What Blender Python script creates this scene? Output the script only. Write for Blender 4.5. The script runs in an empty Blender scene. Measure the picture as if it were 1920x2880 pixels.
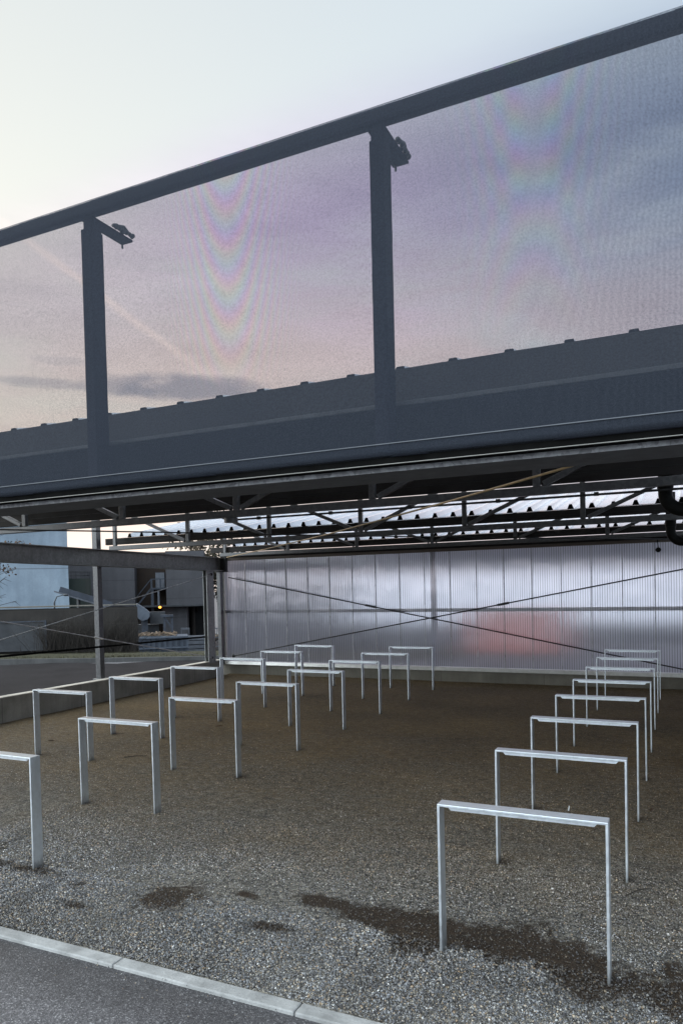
import bpy, bmesh, math, random
import numpy as np
from mathutils import Vector, Matrix

random.seed(7)
rng = np.random.default_rng(11)
S = bpy.context.scene
C = S.collection

# ------------------------------------------------------------------ helpers
class MB:
    """collects boxes, bars, tubes and prisms (world coordinates) for ONE mesh"""
    def __init__(s):
        s.v = []; s.f = []; s.sm = []
    def add(s, vs, fs, smooth=False):
        n = len(s.v)
        s.v += [tuple(map(float, q)) for q in vs]
        s.f += [tuple(i + n for i in f) for f in fs]
        s.sm += [smooth] * len(fs)
        return s
    def box(s, x0, x1, y0, y1, z0, z1, dz=0.0):
        """dz: how much the far (y1) end is lower"""
        v = [(x0, y0, z0), (x1, y0, z0), (x1, y1, z0 - dz), (x0, y1, z0 - dz),
             (x0, y0, z1), (x1, y0, z1), (x1, y1, z1 - dz), (x0, y1, z1 - dz)]
        f = [(0, 3, 2, 1), (4, 5, 6, 7), (0, 1, 5, 4), (1, 2, 6, 5), (2, 3, 7, 6), (3, 0, 4, 7)]
        return s.add(v, f)
    def bar(s, a, b, w, h, up=(0, 0, 1)):
        """rectangular bar from a to b; w across, h along up"""
        a = Vector(a); b = Vector(b); d = (b - a).normalized(); up = Vector(up)
        r = d.cross(up)
        if r.length < 1e-5: r = d.cross(Vector((1, 0, 0)))
        r.normalize(); u = r.cross(d).normalized()
        vs = []
        for p in (a, b):
            for sr, su in ((-1, -1), (1, -1), (1, 1), (-1, 1)):
                vs.append(p + r * sr * w / 2 + u * su * h / 2)
        f = [(3, 2, 1, 0), (4, 5, 6, 7), (0, 1, 5, 4), (1, 2, 6, 5), (2, 3, 7, 6), (3, 0, 4, 7)]
        return s.add(vs, f)
    def tube(s, pts, rad, n=10, caps=True):
        pts = [Vector(p) for p in pts]
        rads = rad if isinstance(rad, (list, tuple)) else [rad] * len(pts)
        vs = []; fs = []
        t0 = (pts[1] - pts[0]).normalized()
        ref = Vector((0, 0, 1)) if abs(t0.z) < .9 else Vector((0, 1, 0))
        for i, p in enumerate(pts):
            t = (pts[min(i + 1, len(pts) - 1)] - pts[max(i - 1, 0)]).normalized()
            r = t.cross(ref).normalized(); u = r.cross(t).normalized(); ref = u
            for k in range(n):
                a = 2 * math.pi * k / n
                vs.append(p + (r * math.cos(a) + u * math.sin(a)) * rads[i])
        for i in range(len(pts) - 1):
            for k in range(n):
                k2 = (k + 1) % n
                fs.append((i * n + k, i * n + k2, (i + 1) * n + k2, (i + 1) * n + k))
        s.add(vs, fs, True)
        if caps:
            m = len(pts) - 1
            s.add(vs[:n], [tuple(range(n))]); s.add(vs[m * n:], [tuple(reversed(range(n)))])
        return s
    def prism(s, poly, axis, a, b):
        """extrude 2-D polygon along axis ('x': poly=(y,z); 'y': (x,z); 'z': (x,y))"""
        n = len(poly)
        def P(q, t):
            return {'x': (t, q[0], q[1]), 'y': (q[0], t, q[1]), 'z': (q[0], q[1], t)}[axis]
        vs = [P(q, a) for q in poly] + [P(q, b) for q in poly]
        fs = [tuple(reversed(range(n))), tuple(range(n, 2 * n))]
        fs += [(i, (i + 1) % n, n + (i + 1) % n, n + i) for i in range(n)]
        return s.add(vs, fs)
    def ball(s, c, r, nu=14, nv=9, sz=1.0):
        vs = []; fs = []
        for j in range(nv + 1):
            th = math.pi * j / nv
            for i in range(nu):
                ph = 2 * math.pi * i / nu
                vs.append((c[0] + r * math.sin(th) * math.cos(ph), c[1] + r * math.sin(th) * math.sin(ph), c[2] + r * sz * math.cos(th)))
        for j in range(nv):
            for i in range(nu):
                fs.append((j * nu + i, (j + 1) * nu + i, (j + 1) * nu + (i + 1) % nu, j * nu + (i + 1) % nu))
        return s.add(vs, fs, True)
    def mesh(s, name, mat, off=(0, 0, 0), bevel=0):
        me = bpy.data.meshes.new(name)
        me.from_pydata([(x - off[0], y - off[1], z - off[2]) for x, y, z in s.v], [], s.f)
        me.polygons.foreach_set('use_smooth', s.sm)
        me.validate(); me.update()
        bm = bmesh.new(); bm.from_mesh(me)
        bmesh.ops.recalc_face_normals(bm, faces=bm.faces)
        bm.to_mesh(me); bm.free()
        me.materials.append(mat)
        return me

def obj(name, mb, mat, parent=None, bevel=0.0):
    off = (0, 0, 0)
    if parent is not None:
        off = wloc(parent)
    me = mb.mesh(name, mat, off)
    o = bpy.data.objects.new(name, me); C.objects.link(o)
    if parent is not None: o.parent = parent
    if bevel:
        b = o.modifiers.new('bevel', 'BEVEL'); b.width = bevel; b.segments = 2
        b.limit_method = 'ANGLE'; b.angle_limit = math.radians(50)
    return o

def wloc(o):
    v = Vector((0, 0, 0))
    while o is not None:
        v += o.location; o = o.parent
    return tuple(v)

def tag(o, label=None, cat=None, group=None, kind=None):
    if label: o['label'] = label
    if cat: o['category'] = cat
    if group: o['group'] = group
    if kind: o['kind'] = kind
    return o

def thing(name, label, cat, loc, group=None):
    o = bpy.data.objects.new(name, None); C.objects.link(o)
    o.location = loc; o.empty_display_size = .1
    return tag(o, label, cat, group)

def copy_tree(o, parent=None):
    c = o.copy(); C.objects.link(c)
    if parent is not None: c.parent = parent
    for ch in list(o.children): copy_tree(ch, c)
    return c

# ------------------------------------------------------------------ materials
def mat(name):
    m = bpy.data.materials.new(name); m.use_nodes = True
    nt = m.node_tree; nt.nodes.clear()
    out = nt.nodes.new('ShaderNodeOutputMaterial')
    return m, nt, out

class N:
    def __init__(s, nt): s.nt = nt
    def __call__(s, typ, ins=None, **props):
        n = s.nt.nodes.new(typ)
        for k, v in props.items(): setattr(n, k, v)
        for k, v in (ins or {}).items():
            sock = n.inputs[k]
            if isinstance(v, bpy.types.NodeSocket): s.nt.links.new(v, sock)
            else: sock.default_value = v
        return n
    def math(s, op, a, b=None, c=None, clamp=False):
        ins = {0: a}
        if b is not None: ins[1] = b
        if c is not None: ins[2] = c
        n = s('ShaderNodeMath', ins, operation=op); n.use_clamp = clamp
        return n.outputs[0]
    def ramp(s, fac, stops, interp='LINEAR'):
        n = s('ShaderNodeValToRGB', {'Fac': fac}); cr = n.color_ramp; cr.interpolation = interp
        while len(cr.elements) > 1: cr.elements.remove(cr.elements[-1])
        for i, (p, col) in enumerate(stops):
            e = cr.elements[0] if i == 0 else cr.elements.new(p)
            e.position = p; e.color = (*col, 1) if len(col) == 3 else col
        return n.outputs[0]
    def mix(s, fac, a, b, blend='MIX'):
        n = s('ShaderNodeMix', data_type='RGBA', blend_type=blend)
        for i, v in ((0, fac), (6, a), (7, b)):
            if isinstance(v, bpy.types.NodeSocket): s.nt.links.new(v, n.inputs[i])
            else: n.inputs[i].default_value = (*v, 1) if isinstance(v, tuple) and len(v) == 3 else v
        return n.outputs[2]
    def smooth(s, x, a, b):
        n = s('ShaderNodeMapRange', {0: x, 1: a, 2: b, 3: 0.0, 4: 1.0}, interpolation_type='SMOOTHSTEP')
        return n.outputs[0]
    def link(s, a, b): s.nt.links.new(a, b)

def obj_coord(n, scale=(1, 1, 1)):
    g = n('ShaderNodeNewGeometry')
    m = n('ShaderNodeMapping', {'Vector': g.outputs['Position'], 'Scale': scale})
    return m.outputs[0]

def surface(name, c1, c2, rough=.6, metal=0., scale=6., detail=6., stretch=(1, 1, 1), bump=.0, bscale=None,
            fine=0., spec=.5, lo=.35, hi=.65, extra=None):
    """two-tone noise surface with fine grain and bump"""
    m, nt, out = mat(name); n = N(nt)
    P = obj_coord(n, stretch)
    t = n('ShaderNodeTexNoise', {'Vector': P, 'Scale': scale, 'Detail': detail, 'Roughness': .6})
    col = n.ramp(t.outputs[0], [(lo, c1), (hi, c2)])
    if fine:
        f = n('ShaderNodeTexNoise', {'Vector': P, 'Scale': scale * 22, 'Detail': 3.})
        k = n.math('MULTIPLY_ADD', f.outputs[0], 2 * fine, 1 - fine)
        col = n.mix(1.0, col, n('ShaderNodeCombineColor', {0: k, 1: k, 2: k}).outputs[0], 'MULTIPLY')
    if extra: col = extra(n, P, col)
    r2 = n.math('MULTIPLY_ADD', t.outputs[0], .25, rough - .125, clamp=True)
    b = n('ShaderNodeBsdfPrincipled', {'Base Color': col, 'Roughness': r2, 'Metallic': metal, 'Specular IOR Level': spec})
    if bump:
        tb = n('ShaderNodeTexNoise', {'Vector': P, 'Scale': bscale or scale * 8, 'Detail': 5.})
        bp = n('ShaderNodeBump', {'Height': tb.outputs[0], 'Strength': bump, 'Distance': .01})
        n.link(bp.outputs[0], b.inputs['Normal'])
    n.link(b.outputs[0], out.inputs[0])
    return m

def galvanised(name, base, rough=.45, metal=.85, scale=45., contrast=.18, dirt=.25, foot=False):
    """zinc spangle: voronoi cells with slightly different grey and roughness, plus dull streaks"""
    m, nt, out = mat(name); n = N(nt)
    P = obj_coord(n)
    v = n('ShaderNodeTexVoronoi', {'Vector': P, 'Scale': scale})
    g = n('ShaderNodeSeparateColor', {0: v.outputs['Color']}).outputs[0]
    st = n('ShaderNodeTexNoise', {'Vector': obj_coord(n, (3, 3, .6)), 'Scale': 2.5, 'Detail': 7., 'Roughness': .65})
    k = n.math('MULTIPLY_ADD', g, contrast, 1 - contrast / 2)
    k = n.math('MULTIPLY', k, n.math('MULTIPLY_ADD', st.outputs[0], 2 * dirt, 1 - dirt))
    col = n.mix(1.0, base, n('ShaderNodeCombineColor', {0: k, 1: k, 2: k}).outputs[0], 'MULTIPLY')
    if foot:   # splashed earth low on the legs, rubbed dull patches higher up
        z = n('ShaderNodeSeparateXYZ', {0: P}).outputs[2]
        sp2 = n('ShaderNodeTexNoise', {'Vector': obj_coord(n, (1, 1, .5)), 'Scale': 26., 'Detail': 6., 'Roughness': .7})
        mk = n.math('ADD', n.math('MULTIPLY_ADD', z, -9., .62), n.math('MULTIPLY_ADD', sp2.outputs[0], 1.5, -.75), clamp=True)
        col = n.mix(n.math('MULTIPLY', mk, .8), col, (.085, .066, .046))
        sc = n('ShaderNodeTexNoise', {'Vector': obj_coord(n, (14, 14, 2)), 'Scale': 4., 'Detail': 6.})
        col = n.mix(n.math('MULTIPLY', n.smooth(sc.outputs[0], .56, .74), .22), col, (.36, .37, .38))
    r = n.math('MULTIPLY_ADD', g, .12, rough - .06)
    r = n.math('ADD', r, n.math('MULTIPLY_ADD', st.outputs[0], .2, -.1), clamp=True)
    b = n('ShaderNodeBsdfPrincipled', {'Base Color': col, 'Roughness': r, 'Metallic': metal})
    n.link(b.outputs[0], out.inputs[0])
    return m

M = {}
M['galv'] = galvanised('galvanised_steel', (.74, .79, .84), rough=.38, metal=.78, contrast=.08, dirt=.12, foot=True)
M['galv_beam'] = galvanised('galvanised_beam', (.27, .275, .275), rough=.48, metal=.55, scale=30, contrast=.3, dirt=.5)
M['galv_dark'] = galvanised('backlit_galvanised', (.115, .115, .12), rough=.36, metal=.5, scale=40, contrast=.3, dirt=.4)  # zinc darkened for the backlit trusses, shade held in its base colour
M['purlin'] = surface('shaded_purlin_steel', (.030, .027, .027), (.045, .041, .040), rough=.6, scale=3, fine=.2, spec=.15)  # steel base darkened to the shadow under the roof
M['roof'] = galvanised('coated_roof_sheet', (.93, .94, .97), rough=.18, metal=.5, scale=8, contrast=.03, dirt=.05)
M['black'] = surface('matt_black', (.006, .006, .006), (.010, .010, .010), rough=.9, scale=10, spec=.02)  # black rail colour, also the shade in gaps and rib ends
M['pipe'] = surface('black_drain_pipe', (.006, .006, .006), (.012, .012, .012), rough=.5, scale=6, spec=.12)
M['rail_dark'] = surface('charcoal_rail', (.011, .011, .018), (.015, .015, .023), rough=.75, scale=5, fine=.1, spec=.08)
M['alu'] = surface('pale_aluminium', (.66, .65, .62), (.76, .75, .73), rough=.4, metal=.5, scale=12, fine=.08)
M['strip'] = surface('dull_edge_strip', (.24, .235, .22), (.34, .33, .31), rough=.5, metal=.2, scale=12)
M['beam_dark'] = galvanised('shaded_galvanised_beam', (.085, .085, .088), rough=.8, metal=.15, scale=30, contrast=.4, dirt=.5)  # galvanised steel darkened for the shaded underside
M['flange'] = galvanised('lit_flange_zinc', (.30, .31, .33), rough=.55, metal=.4, scale=60, contrast=.7, dirt=.7)  # brighter zinc copy carrying the sky light on the front edge
M['header'] = surface('brown_header', (.13, .10, .085), (.18, .145, .125), rough=.6, scale=3, stretch=(.3, 1, 3), fine=.2)
M['rod'] = surface('dark_steel_rod', (.018, .018, .02), (.03, .03, .032), rough=.5, scale=20)
M['rod_light'] = surface('zinc_rod', (.34, .35, .37), (.45, .46, .47), rough=.4, metal=.7, scale=14)
M['rod_tan'] = surface('yellow_passivated_rod', (.40, .29, .15), (.58, .44, .25), rough=.4, metal=.35, scale=9, fine=.2)

def concrete_mat(name, c1, c2, joints=None, scale=2.2):
    def extra(n, P, col):
        v = n('ShaderNodeTexVoronoi', {'Vector': P, 'Scale': 38.})
        pit = n.math('LESS_THAN', v.outputs['Distance'], .10)
        col = n.mix(n.math('MULTIPLY', pit, .55), col, (.06, .055, .05))
        st = n('ShaderNodeTexNoise', {'Vector': obj_coord(n, (9, 9, .8)), 'Scale': 1.6, 'Detail': 5.})
        k = n.math('MULTIPLY_ADD', st.outputs[0], .5, .75)
        col = n.mix(1., col, n('ShaderNodeCombineColor', {0: k, 1: k, 2: k}).outputs[0], 'MULTIPLY')
        if joints:
            sp = n('ShaderNodeSeparateXYZ', {0: P})
            for axis, pitch, w, off in joints:
                q = n.math('PINGPONG', n.math('ADD', sp.outputs[axis], off), pitch / 2)
                col = n.mix(n.math('MULTIPLY', n.math('LESS_THAN', q, w), .6), col, (.05, .045, .04))
        return col
    return surface(name, c1, c2, rough=.85, scale=scale, fine=.18, bump=.25, bscale=60, extra=extra)
M['concrete'] = concrete_mat('cast_concrete', (.20, .19, .17), (.32, .30, .27), joints=[(1, 1.6, .006, .3)])
M['wall_top'] = concrete_mat('skylit_wall_top', (.50, .46, .41), (.66, .61, .54))  # lighter copy of the concrete, sky light painted into the colour
M['plinth'] = concrete_mat('concrete_plinth', (.12, .11, .09), (.18, .165, .14), joints=[(2, .25, .004, 0.0), (0, 2.0, .005, .35)])
M['kerb'] = concrete_mat('kerb_concrete', (.25, .25, .25), (.43, .43, .43), scale=4)

# fabric screen: a real open weave (holes are transparent), with dark coated threads
def mesh_mat():
    m, nt, out = mat('woven_mesh_fabric'); n = N(nt)
    g = n('ShaderNodeNewGeometry')
    sp = n('ShaderNodeSeparateXYZ', {0: g.outputs['Position']})
    wob = n('ShaderNodeTexNoise', {'Vector': g.outputs['Position'], 'Scale': .9, 'Detail': 2.})
    du = n.math('MULTIPLY_ADD', wob.outputs[0], .03, -.015)
    pitch = .0038
    fx = n.math('PINGPONG', n.math('ADD', sp.outputs[0], du), pitch / 2)
    fz = n.math('PINGPONG', n.math('ADD', sp.outputs[2], n.math('MULTIPLY', du, .7)), pitch / 2)
    hx = n.math('GREATER_THAN', fx, pitch * .5 * .33)
    hz = n.math('GREATER_THAN', fz, pitch * .5 * .30)
    hole = n.math('MULTIPLY', hx, hz)
    # weave irregularity: some threads thicker, faint horizontal slubs
    sl = n('ShaderNodeTexNoise', {'Vector': obj_coord(n, (1, 1, 1.25)), 'Scale': 125., 'Detail': 3.})
    hole = n.math('MULTIPLY', hole, n.math('MULTIPLY_ADD', sl.outputs[0], .50, .72), clamp=True)
    thr = n.ramp(sl.outputs[0], [(.3, (.041, .049, .068)), (.7, (.065, .077, .103))])
    b = n('ShaderNodeBsdfPrincipled', {'Base Color': thr, 'Roughness': .7, 'Specular IOR Level': .06})
    tl = n('ShaderNodeBsdfTranslucent', {'Color': (.07, .07, .09, 1)})
    ms = n('ShaderNodeMixShader', {0: .15, 1: b.outputs[0], 2: tl.outputs[0]})
    X = sp.outputs[0]; Z = sp.outputs[2]
    def fringe(x0, zc, a, per, wx, zf, amp):
        dx = n.math('SUBTRACT', X, x0)
        dx2 = n.math('MULTIPLY', dx, dx)
        ph = n.math('DIVIDE', n.math('SUBTRACT', n.math('SUBTRACT', Z, zc), n.math('MULTIPLY', dx2, a)), per)
        env = n.math('MULTIPLY', n.math('POWER', 2.718, n.math('DIVIDE', n.math('MULTIPLY', dx2, -1.), wx * wx)), n.smooth(Z, zf, zf + .45))
        return ph, n.math('MULTIPLY', env, amp)
    chan = []
    fr = [fringe(-1.84, 3.3, 11.0, .17, .22, 2.80, .09), fringe(-.475, 3.45, 9.0, .20, .20, 3.15, .085), fringe(-.49, 3.3, -9.0, .22, .18, 2.80, .05)]
    for k_ in range(3):
        acc = 1.0
        for ph, am in fr:
            c_ = n.math('SINE', n.math('MULTIPLY_ADD', ph, 6.2832, k_ * 2.1))
            acc = n.math('MULTIPLY_ADD', c_, am, acc)
        chan.append(acc)
    tr = n('ShaderNodeBsdfTransparent', {'Color': n('ShaderNodeCombineColor', {0: chan[0], 1: chan[1], 2: chan[2]}).outputs[0]})
    mx = n('ShaderNodeMixShader', {0: hole, 1: ms.outputs[0], 2: tr.outputs[0]})
    n.link(mx.outputs[0], out.inputs[0])
    return m
M['mesh'] = mesh_mat()
M['seam'] = surface('welded_seam', (.09, .10, .12), (.13, .14, .16), rough=.6, scale=20)

# multiwall polycarbonate: ribs every 40 mm bend the view sideways, so things behind smear horizontally
def polycarb_mat():
    m, nt, out = mat('multiwall_polycarbonate'); n = N(nt)
    g = n('ShaderNodeNewGeometry')
    sp = n('ShaderNodeSeparateXYZ', {0: g.outputs['Position']})
    x = sp.outputs[0]; z = sp.outputs[2]
    rib = n.math('PINGPONG', x, .021)
    web = n.math('LESS_THAN', rib, .0042)
    fl = n('ShaderNodeTexNoise', {'Vector': obj_coord(n, (1, 1, .004)), 'Scale': 420., 'Detail': 3., 'Roughness': .7})
    fv = n('ShaderNodeTexNoise', {'Vector': obj_coord(n, (.4, 1, 1)), 'Scale': 5., 'Detail': 3.})
    a = n.math('MULTIPLY_ADD', fl.outputs[0], 3.6, -1.8)
    dz = n.math('MULTIPLY_ADD', fv.outputs[0], .05, -.025)
    off = n('ShaderNodeCombineXYZ', {0: a, 1: 0., 2: dz})
    nn = n('ShaderNodeVectorMath', {0: g.outputs['Normal'], 1: off.outputs[0]}, operation='ADD')
    nn = n('ShaderNodeVectorMath', {0: nn.outputs[0]}, operation='NORMALIZE').outputs[0]
    tint = n.mix(web, (.82, .82, .94), (.40, .40, .48))
    rf = n('ShaderNodeBsdfRefraction', {'Color': tint, 'Roughness': .30, 'IOR': 1.25, 'Normal': nn})
    tl = n('ShaderNodeBsdfTranslucent', {'Color': n.mix(web, (.68, .68, .79), (.38, .38, .45))})
    df = n('ShaderNodeBsdfDiffuse', {'Color': (.42, .41, .45, 1)})
    a2 = n.math('MULTIPLY', a, .35)
    off2 = n('ShaderNodeCombineXYZ', {0: a2, 1: 0., 2: dz})
    n2 = n('ShaderNodeVectorMath', {0: g.outputs['Normal'], 1: off2.outputs[0]}, operation='ADD')
    n2 = n('ShaderNodeVectorMath', {0: n2.outputs[0]}, operation='NORMALIZE').outputs[0]
    gl = n('ShaderNodeBsdfGlossy', {'Color': (.9, .9, .95, 1), 'Roughness': .12, 'Normal': n2})
    s1 = n('ShaderNodeMixShader', {0: .19, 1: rf.outputs[0], 2: tl.outputs[0]})
    s2 = n('ShaderNodeMixShader', {0: .05, 1: s1.outputs[0], 2: df.outputs[0]})
    s3 = n('ShaderNodeMixShader', {0: .19, 1: s2.outputs[0], 2: gl.outputs[0]})
    dw = n('ShaderNodeBsdfDiffuse', {'Color': (.16, .155, .18, 1)})
    s4 = n('ShaderNodeMixShader', {0: n.math('MULTIPLY', web, .5), 1: s3.outputs[0], 2: dw.outputs[0]})
    n.link(s4.outputs[0], out.inputs[0])
    return m
M['poly'] = polycarb_mat()
M['poly_joint'] = surface('clear_joint_profile', (.34, .34, .37), (.5, .5, .54), rough=.3, scale=9, spec=.8)

def ground_mat():
    m, nt, out = mat('gravel_bed'); n = N(nt)
    P = obj_coord(n)
    sp = n('ShaderNodeSeparateXYZ', {0: P})
    at = n('ShaderNodeAttribute', attribute_name='soil')
    soil = n('ShaderNodeSeparateColor', {0: at.outputs['Color']})
    wet, dust_falloff = soil.outputs[0], soil.outputs[1]
    v1 = n('ShaderNodeTexVoronoi', {'Vector': P, 'Scale': 105.})
    v2 = n('ShaderNodeTexVoronoi', {'Vector': P, 'Scale': 48.})
    r1 = n('ShaderNodeSeparateColor', {0: v1.outputs['Color']}).outputs[0]
    r2 = n('ShaderNodeSeparateColor', {0: v2.outputs['Color']}).outputs[1]
    st = n.ramp(r1, [(0., (.05, .05, .055)), (.25, (.11, .105, .10)), (.5, (.19, .18, .165)), (.75, (.26, .24, .21)), (.93, (.36, .33, .28)), (1., (.55, .54, .52))])
    big = n.ramp(r2, [(0., (.09, .085, .08)), (.6, (.21, .195, .17)), (1., (.4, .37, .32))])
    st = n.mix(n.math('GREATER_THAN', r2, .80), st, big)
    # fines and earth between the stones, patchy
    e1 = n('ShaderNodeTexNoise', {'Vector': P, 'Scale': 1.1, 'Detail': 8., 'Roughness': .65})
    e2 = n('ShaderNodeTexNoise', {'Vector': obj_coord(n, (1, 1.6, 1)), 'Scale': 5.5, 'Detail': 6., 'Roughness': .7})
    e3 = n('ShaderNodeTexNoise', {'Vector': P, 'Scale': 38., 'Detail': 4., 'Roughness': .7})
    earth = n.ramp(e3.outputs[0], [(.28, (.150, .090, .032)), (.72, (.50, .325, .130))])
    e0 = n('ShaderNodeTexNoise', {'Vector': obj_coord(n, (1, 1.5, 1)), 'Scale': .55, 'Detail': 4.})
    kk = n.math('MULTIPLY', n.math('MULTIPLY_ADD', e0.outputs[0], 1.7, .2), n.math('MULTIPLY_ADD', dust_falloff, -.55, 1.05))  # earth dimmed towards the back, light falloff put into the colour
    earth = n.mix(1., earth, n('ShaderNodeCombineColor', {0: kk, 1: kk, 2: kk}).outputs[0], 'MULTIPLY')
    k = n.math('ADD', n.math('MULTIPLY_ADD', e1.outputs[0], .9, -.45), n.math('MULTIPLY_ADD', e2.outputs[0], .8, -.4))
    amt = n.math('ADD', k, n.math('MULTIPLY_ADD', dust_falloff, 1.35, -.08), clamp=True)
    gap = n.smooth(v1.outputs['Distance'], .25, .62)
    amt = n.math('MULTIPLY', amt, n.math('MULTIPLY_ADD', r1, -.5, 1.12), clamp=True)
    col = n.mix(amt, st, earth)
    col = n.mix(n.math('MULTIPLY', gap, .55), col, (.03, .025, .02))
    m1 = n('ShaderNodeTexNoise', {'Vector': obj_coord(n, (1, 1.7, 1)), 'Scale': 9., 'Detail': 6., 'Roughness': .75})
    mk = n.math('MULTIPLY_ADD', m1.outputs[0], 2.2, -.1)
    col = n.mix(1., col, n('ShaderNodeCombineColor', {0: mk, 1: mk, 2: mk}).outputs[0], 'MULTIPLY')
    m2 = n('ShaderNodeTexNoise', {'Vector': obj_coord(n, (1, 2.2, 1)), 'Scale': 21., 'Detail': 4., 'Roughness': .6})
    col = n.mix(n.math('MULTIPLY', n.smooth(m2.outputs[0], .60, .68), .75), col, (.040, .024, .013))
    # washed-out brown soil of the drip strip
    w2 = n.smooth(n.math('ADD', wet, n.math('ADD', n.math('MULTIPLY_ADD', e2.outputs[0], .9, -.45), n.math('MULTIPLY_ADD', e3.outputs[0], .9, -.45))), .12, .80)
    soilc = n.ramp(e3.outputs[0], [(.3, (.012, .007, .004)), (.7, (.046, .027, .014))])
    col = n.mix(n.math('MULTIPLY', w2, .92), col, soilc)
    h = n.math('SUBTRACT', 1., v1.outputs['Distance'])
    h = n.math('ADD', h, n.math('MULTIPLY', e3.outputs[0], .8))
    h = n.math('ADD', h, n.math('MULTIPLY', e2.outputs[0], 1.2))
    bp = n('ShaderNodeBump', {'Height': h, 'Strength': .8, 'Distance': .008})
    b = n('ShaderNodeBsdfPrincipled', {'Base Color': col, 'Roughness': .85, 'Specular IOR Level': .3, 'Normal': bp.outputs[0]})
    n.link(b.outputs[0], out.inputs[0])
    return m
M['ground'] = ground_mat()

def stone_mat():
    m, nt, out = mat('crushed_stone'); n = N(nt)
    at = n('ShaderNodeAttribute', attribute_name='stone')
    t = n('ShaderNodeTexNoise', {'Vector': obj_coord(n), 'Scale': 260., 'Detail': 3.})
    k = n.math('MULTIPLY_ADD', t.outputs[0], .7, .65)
    col = n.mix(1., at.outputs['Color'], n('ShaderNodeCombineColor', {0: k, 1: k, 2: k}).outputs[0], 'MULTIPLY')
    b = n('ShaderNodeBsdfPrincipled', {'Base Color': col, 'Roughness': .75, 'Specular IOR Level': .35})
    n.link(b.outputs[0], out.inputs[0])
    return m
M['stone'] = stone_mat()

def asphalt_mat():
    m, nt, out = mat('asphalt'); n = N(nt)
    P = obj_coord(n)
    v = n('ShaderNodeTexVoronoi', {'Vector': P, 'Scale': 150.})
    r = n('ShaderNodeSeparateColor', {0: v.outputs['Color']}).outputs[0]
    st = n.ramp(r, [(0., (.062, .060, .061)), (.6, (.128, .122, .124)), (.9, (.19, .182, .18)), (1., (.36, .35, .34))])
    e = n('ShaderNodeTexNoise', {'Vector': P, 'Scale': .9, 'Detail': 7., 'Roughness': .62})
    f = n('ShaderNodeTexNoise', {'Vector': P, 'Scale': 14., 'Detail': 5.})
    k = n.math('ADD', n.math('MULTIPLY_ADD', e.outputs[0], 1.5, .15), n.math('MULTIPLY_ADD', f.outputs[0], .5, -.25))
    col = n.mix(1., st, n('ShaderNodeCombineColor', {0: k, 1: k, 2: n.math('MULTIPLY', k, 1.06)}).outputs[0], 'MULTIPLY')
    yv = n('ShaderNodeSeparateXYZ', {0: P})
    wet = n.math('MULTIPLY', n.smooth(n.math('ADD', yv.outputs[1], n.math('MULTIPLY_ADD', e.outputs[0], .9, -.45)), 2.45, 2.72), n.math('LESS_THAN', yv.outputs[1], 2.95))
    col = n.mix(n.math('MULTIPLY', wet, .40), col, (.022, .021, .022))
    rough = n.math('MULTIPLY_ADD', e.outputs[0], .45, .42, clamp=True)
    bp = n('ShaderNodeBump', {'Height': v.outputs['Distance'], 'Strength': .55, 'Distance': .004})
    b = n('ShaderNodeBsdfPrincipled', {'Base Color': col, 'Roughness': rough, 'Specular IOR Level': .35, 'Normal': bp.outputs[0]})
    n.link(b.outputs[0], out.inputs[0])
    return m
M['asphalt'] = asphalt_mat()

M['grass'] = surface('verge_grass', (.020, .020, .008), (.045, .040, .014), rough=.9, scale=7, fine=.5, bump=.6, bscale=50)
M['grass_blade'] = surface('grass_blade', (.022, .023, .008), (.05, .044, .016), rough=.8, scale=9)
M['stone_kerb'] = concrete_mat('road_kerb', (.05, .05, .052), (.085, .085, .088))
M['wall_old'] = concrete_mat('weathered_wall', (.022, .019, .018), (.048, .042, .038), joints=[(2, .5, .02, .1)], scale=1.2)
M['wall_cap'] = concrete_mat('wall_cap', (.13, .12, .105), (.2, .185, .16))
def panel_mat(name, c1, c2, pitch, vp=None):
    def extra(n, P, col):
        sp = n('ShaderNodeSeparateXYZ', {0: P})
        q = n.math('PINGPONG', n.math('ADD', sp.outputs[2], 3.14), pitch / 2)
        col = n.mix(n.math('MULTIPLY', n.math('LESS_THAN', q, .022), .45), col, (.03, .03, .035))
        t = n('ShaderNodeTexNoise', {'Vector': obj_coord(n, (4, 4, .35)), 'Scale': .8, 'Detail': 6.})
        k = n.math('MULTIPLY_ADD', t.outputs[0], .5, .75)
        return n.mix(1., col, n('ShaderNodeCombineColor', {0: k, 1: k, 2: k}).outputs[0], 'MULTIPLY')
    return surface(name, c1, c2, rough=.7, scale=.7, fine=.12, extra=extra)
M['blue_wall'] = panel_mat('pale_blue_cladding', (.20, .255, .32), (.27, .335, .41), 3.1)
M['grey_wall'] = panel_mat('grey_concrete_panel', (.060, .059, .068), (.088, .086, .097), 1.15)
M['white_wall'] = panel_mat('added_hall_cladding', (.78, .77, .78), (.85, .84, .84), 3.0)
M['brown'] = surface('dark_brown_recess', (.018, .010, .007), (.032, .019, .013), rough=.8, scale=2)
M['green_tank'] = surface('dark_green_tank', (.030, .042, .034), (.045, .06, .05), rough=.5, scale=2)
M['steel_blue'] = surface('painted_blue_grey_steel', (.035, .042, .058), (.055, .065, .09), rough=.5, scale=4, fine=.2)
M['skip'] = surface('blue_grey_skip', (.075, .09, .12), (.11, .13, .165), rough=.55, scale=3, fine=.25)
M['red'] = surface('red_skip_paint', (.52, .19, .16), (.62, .27, .23), rough=.5, scale=2, fine=.1)
M['conveyor'] = surface('grey_sheet_metal', (.11, .12, .145), (.17, .18, .21), rough=.45, metal=.3, scale=4, fine=.15)
M['machine'] = surface('dark_machine', (.03, .033, .04), (.055, .058, .066), rough=.5, scale=3, fine=.2)
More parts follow.
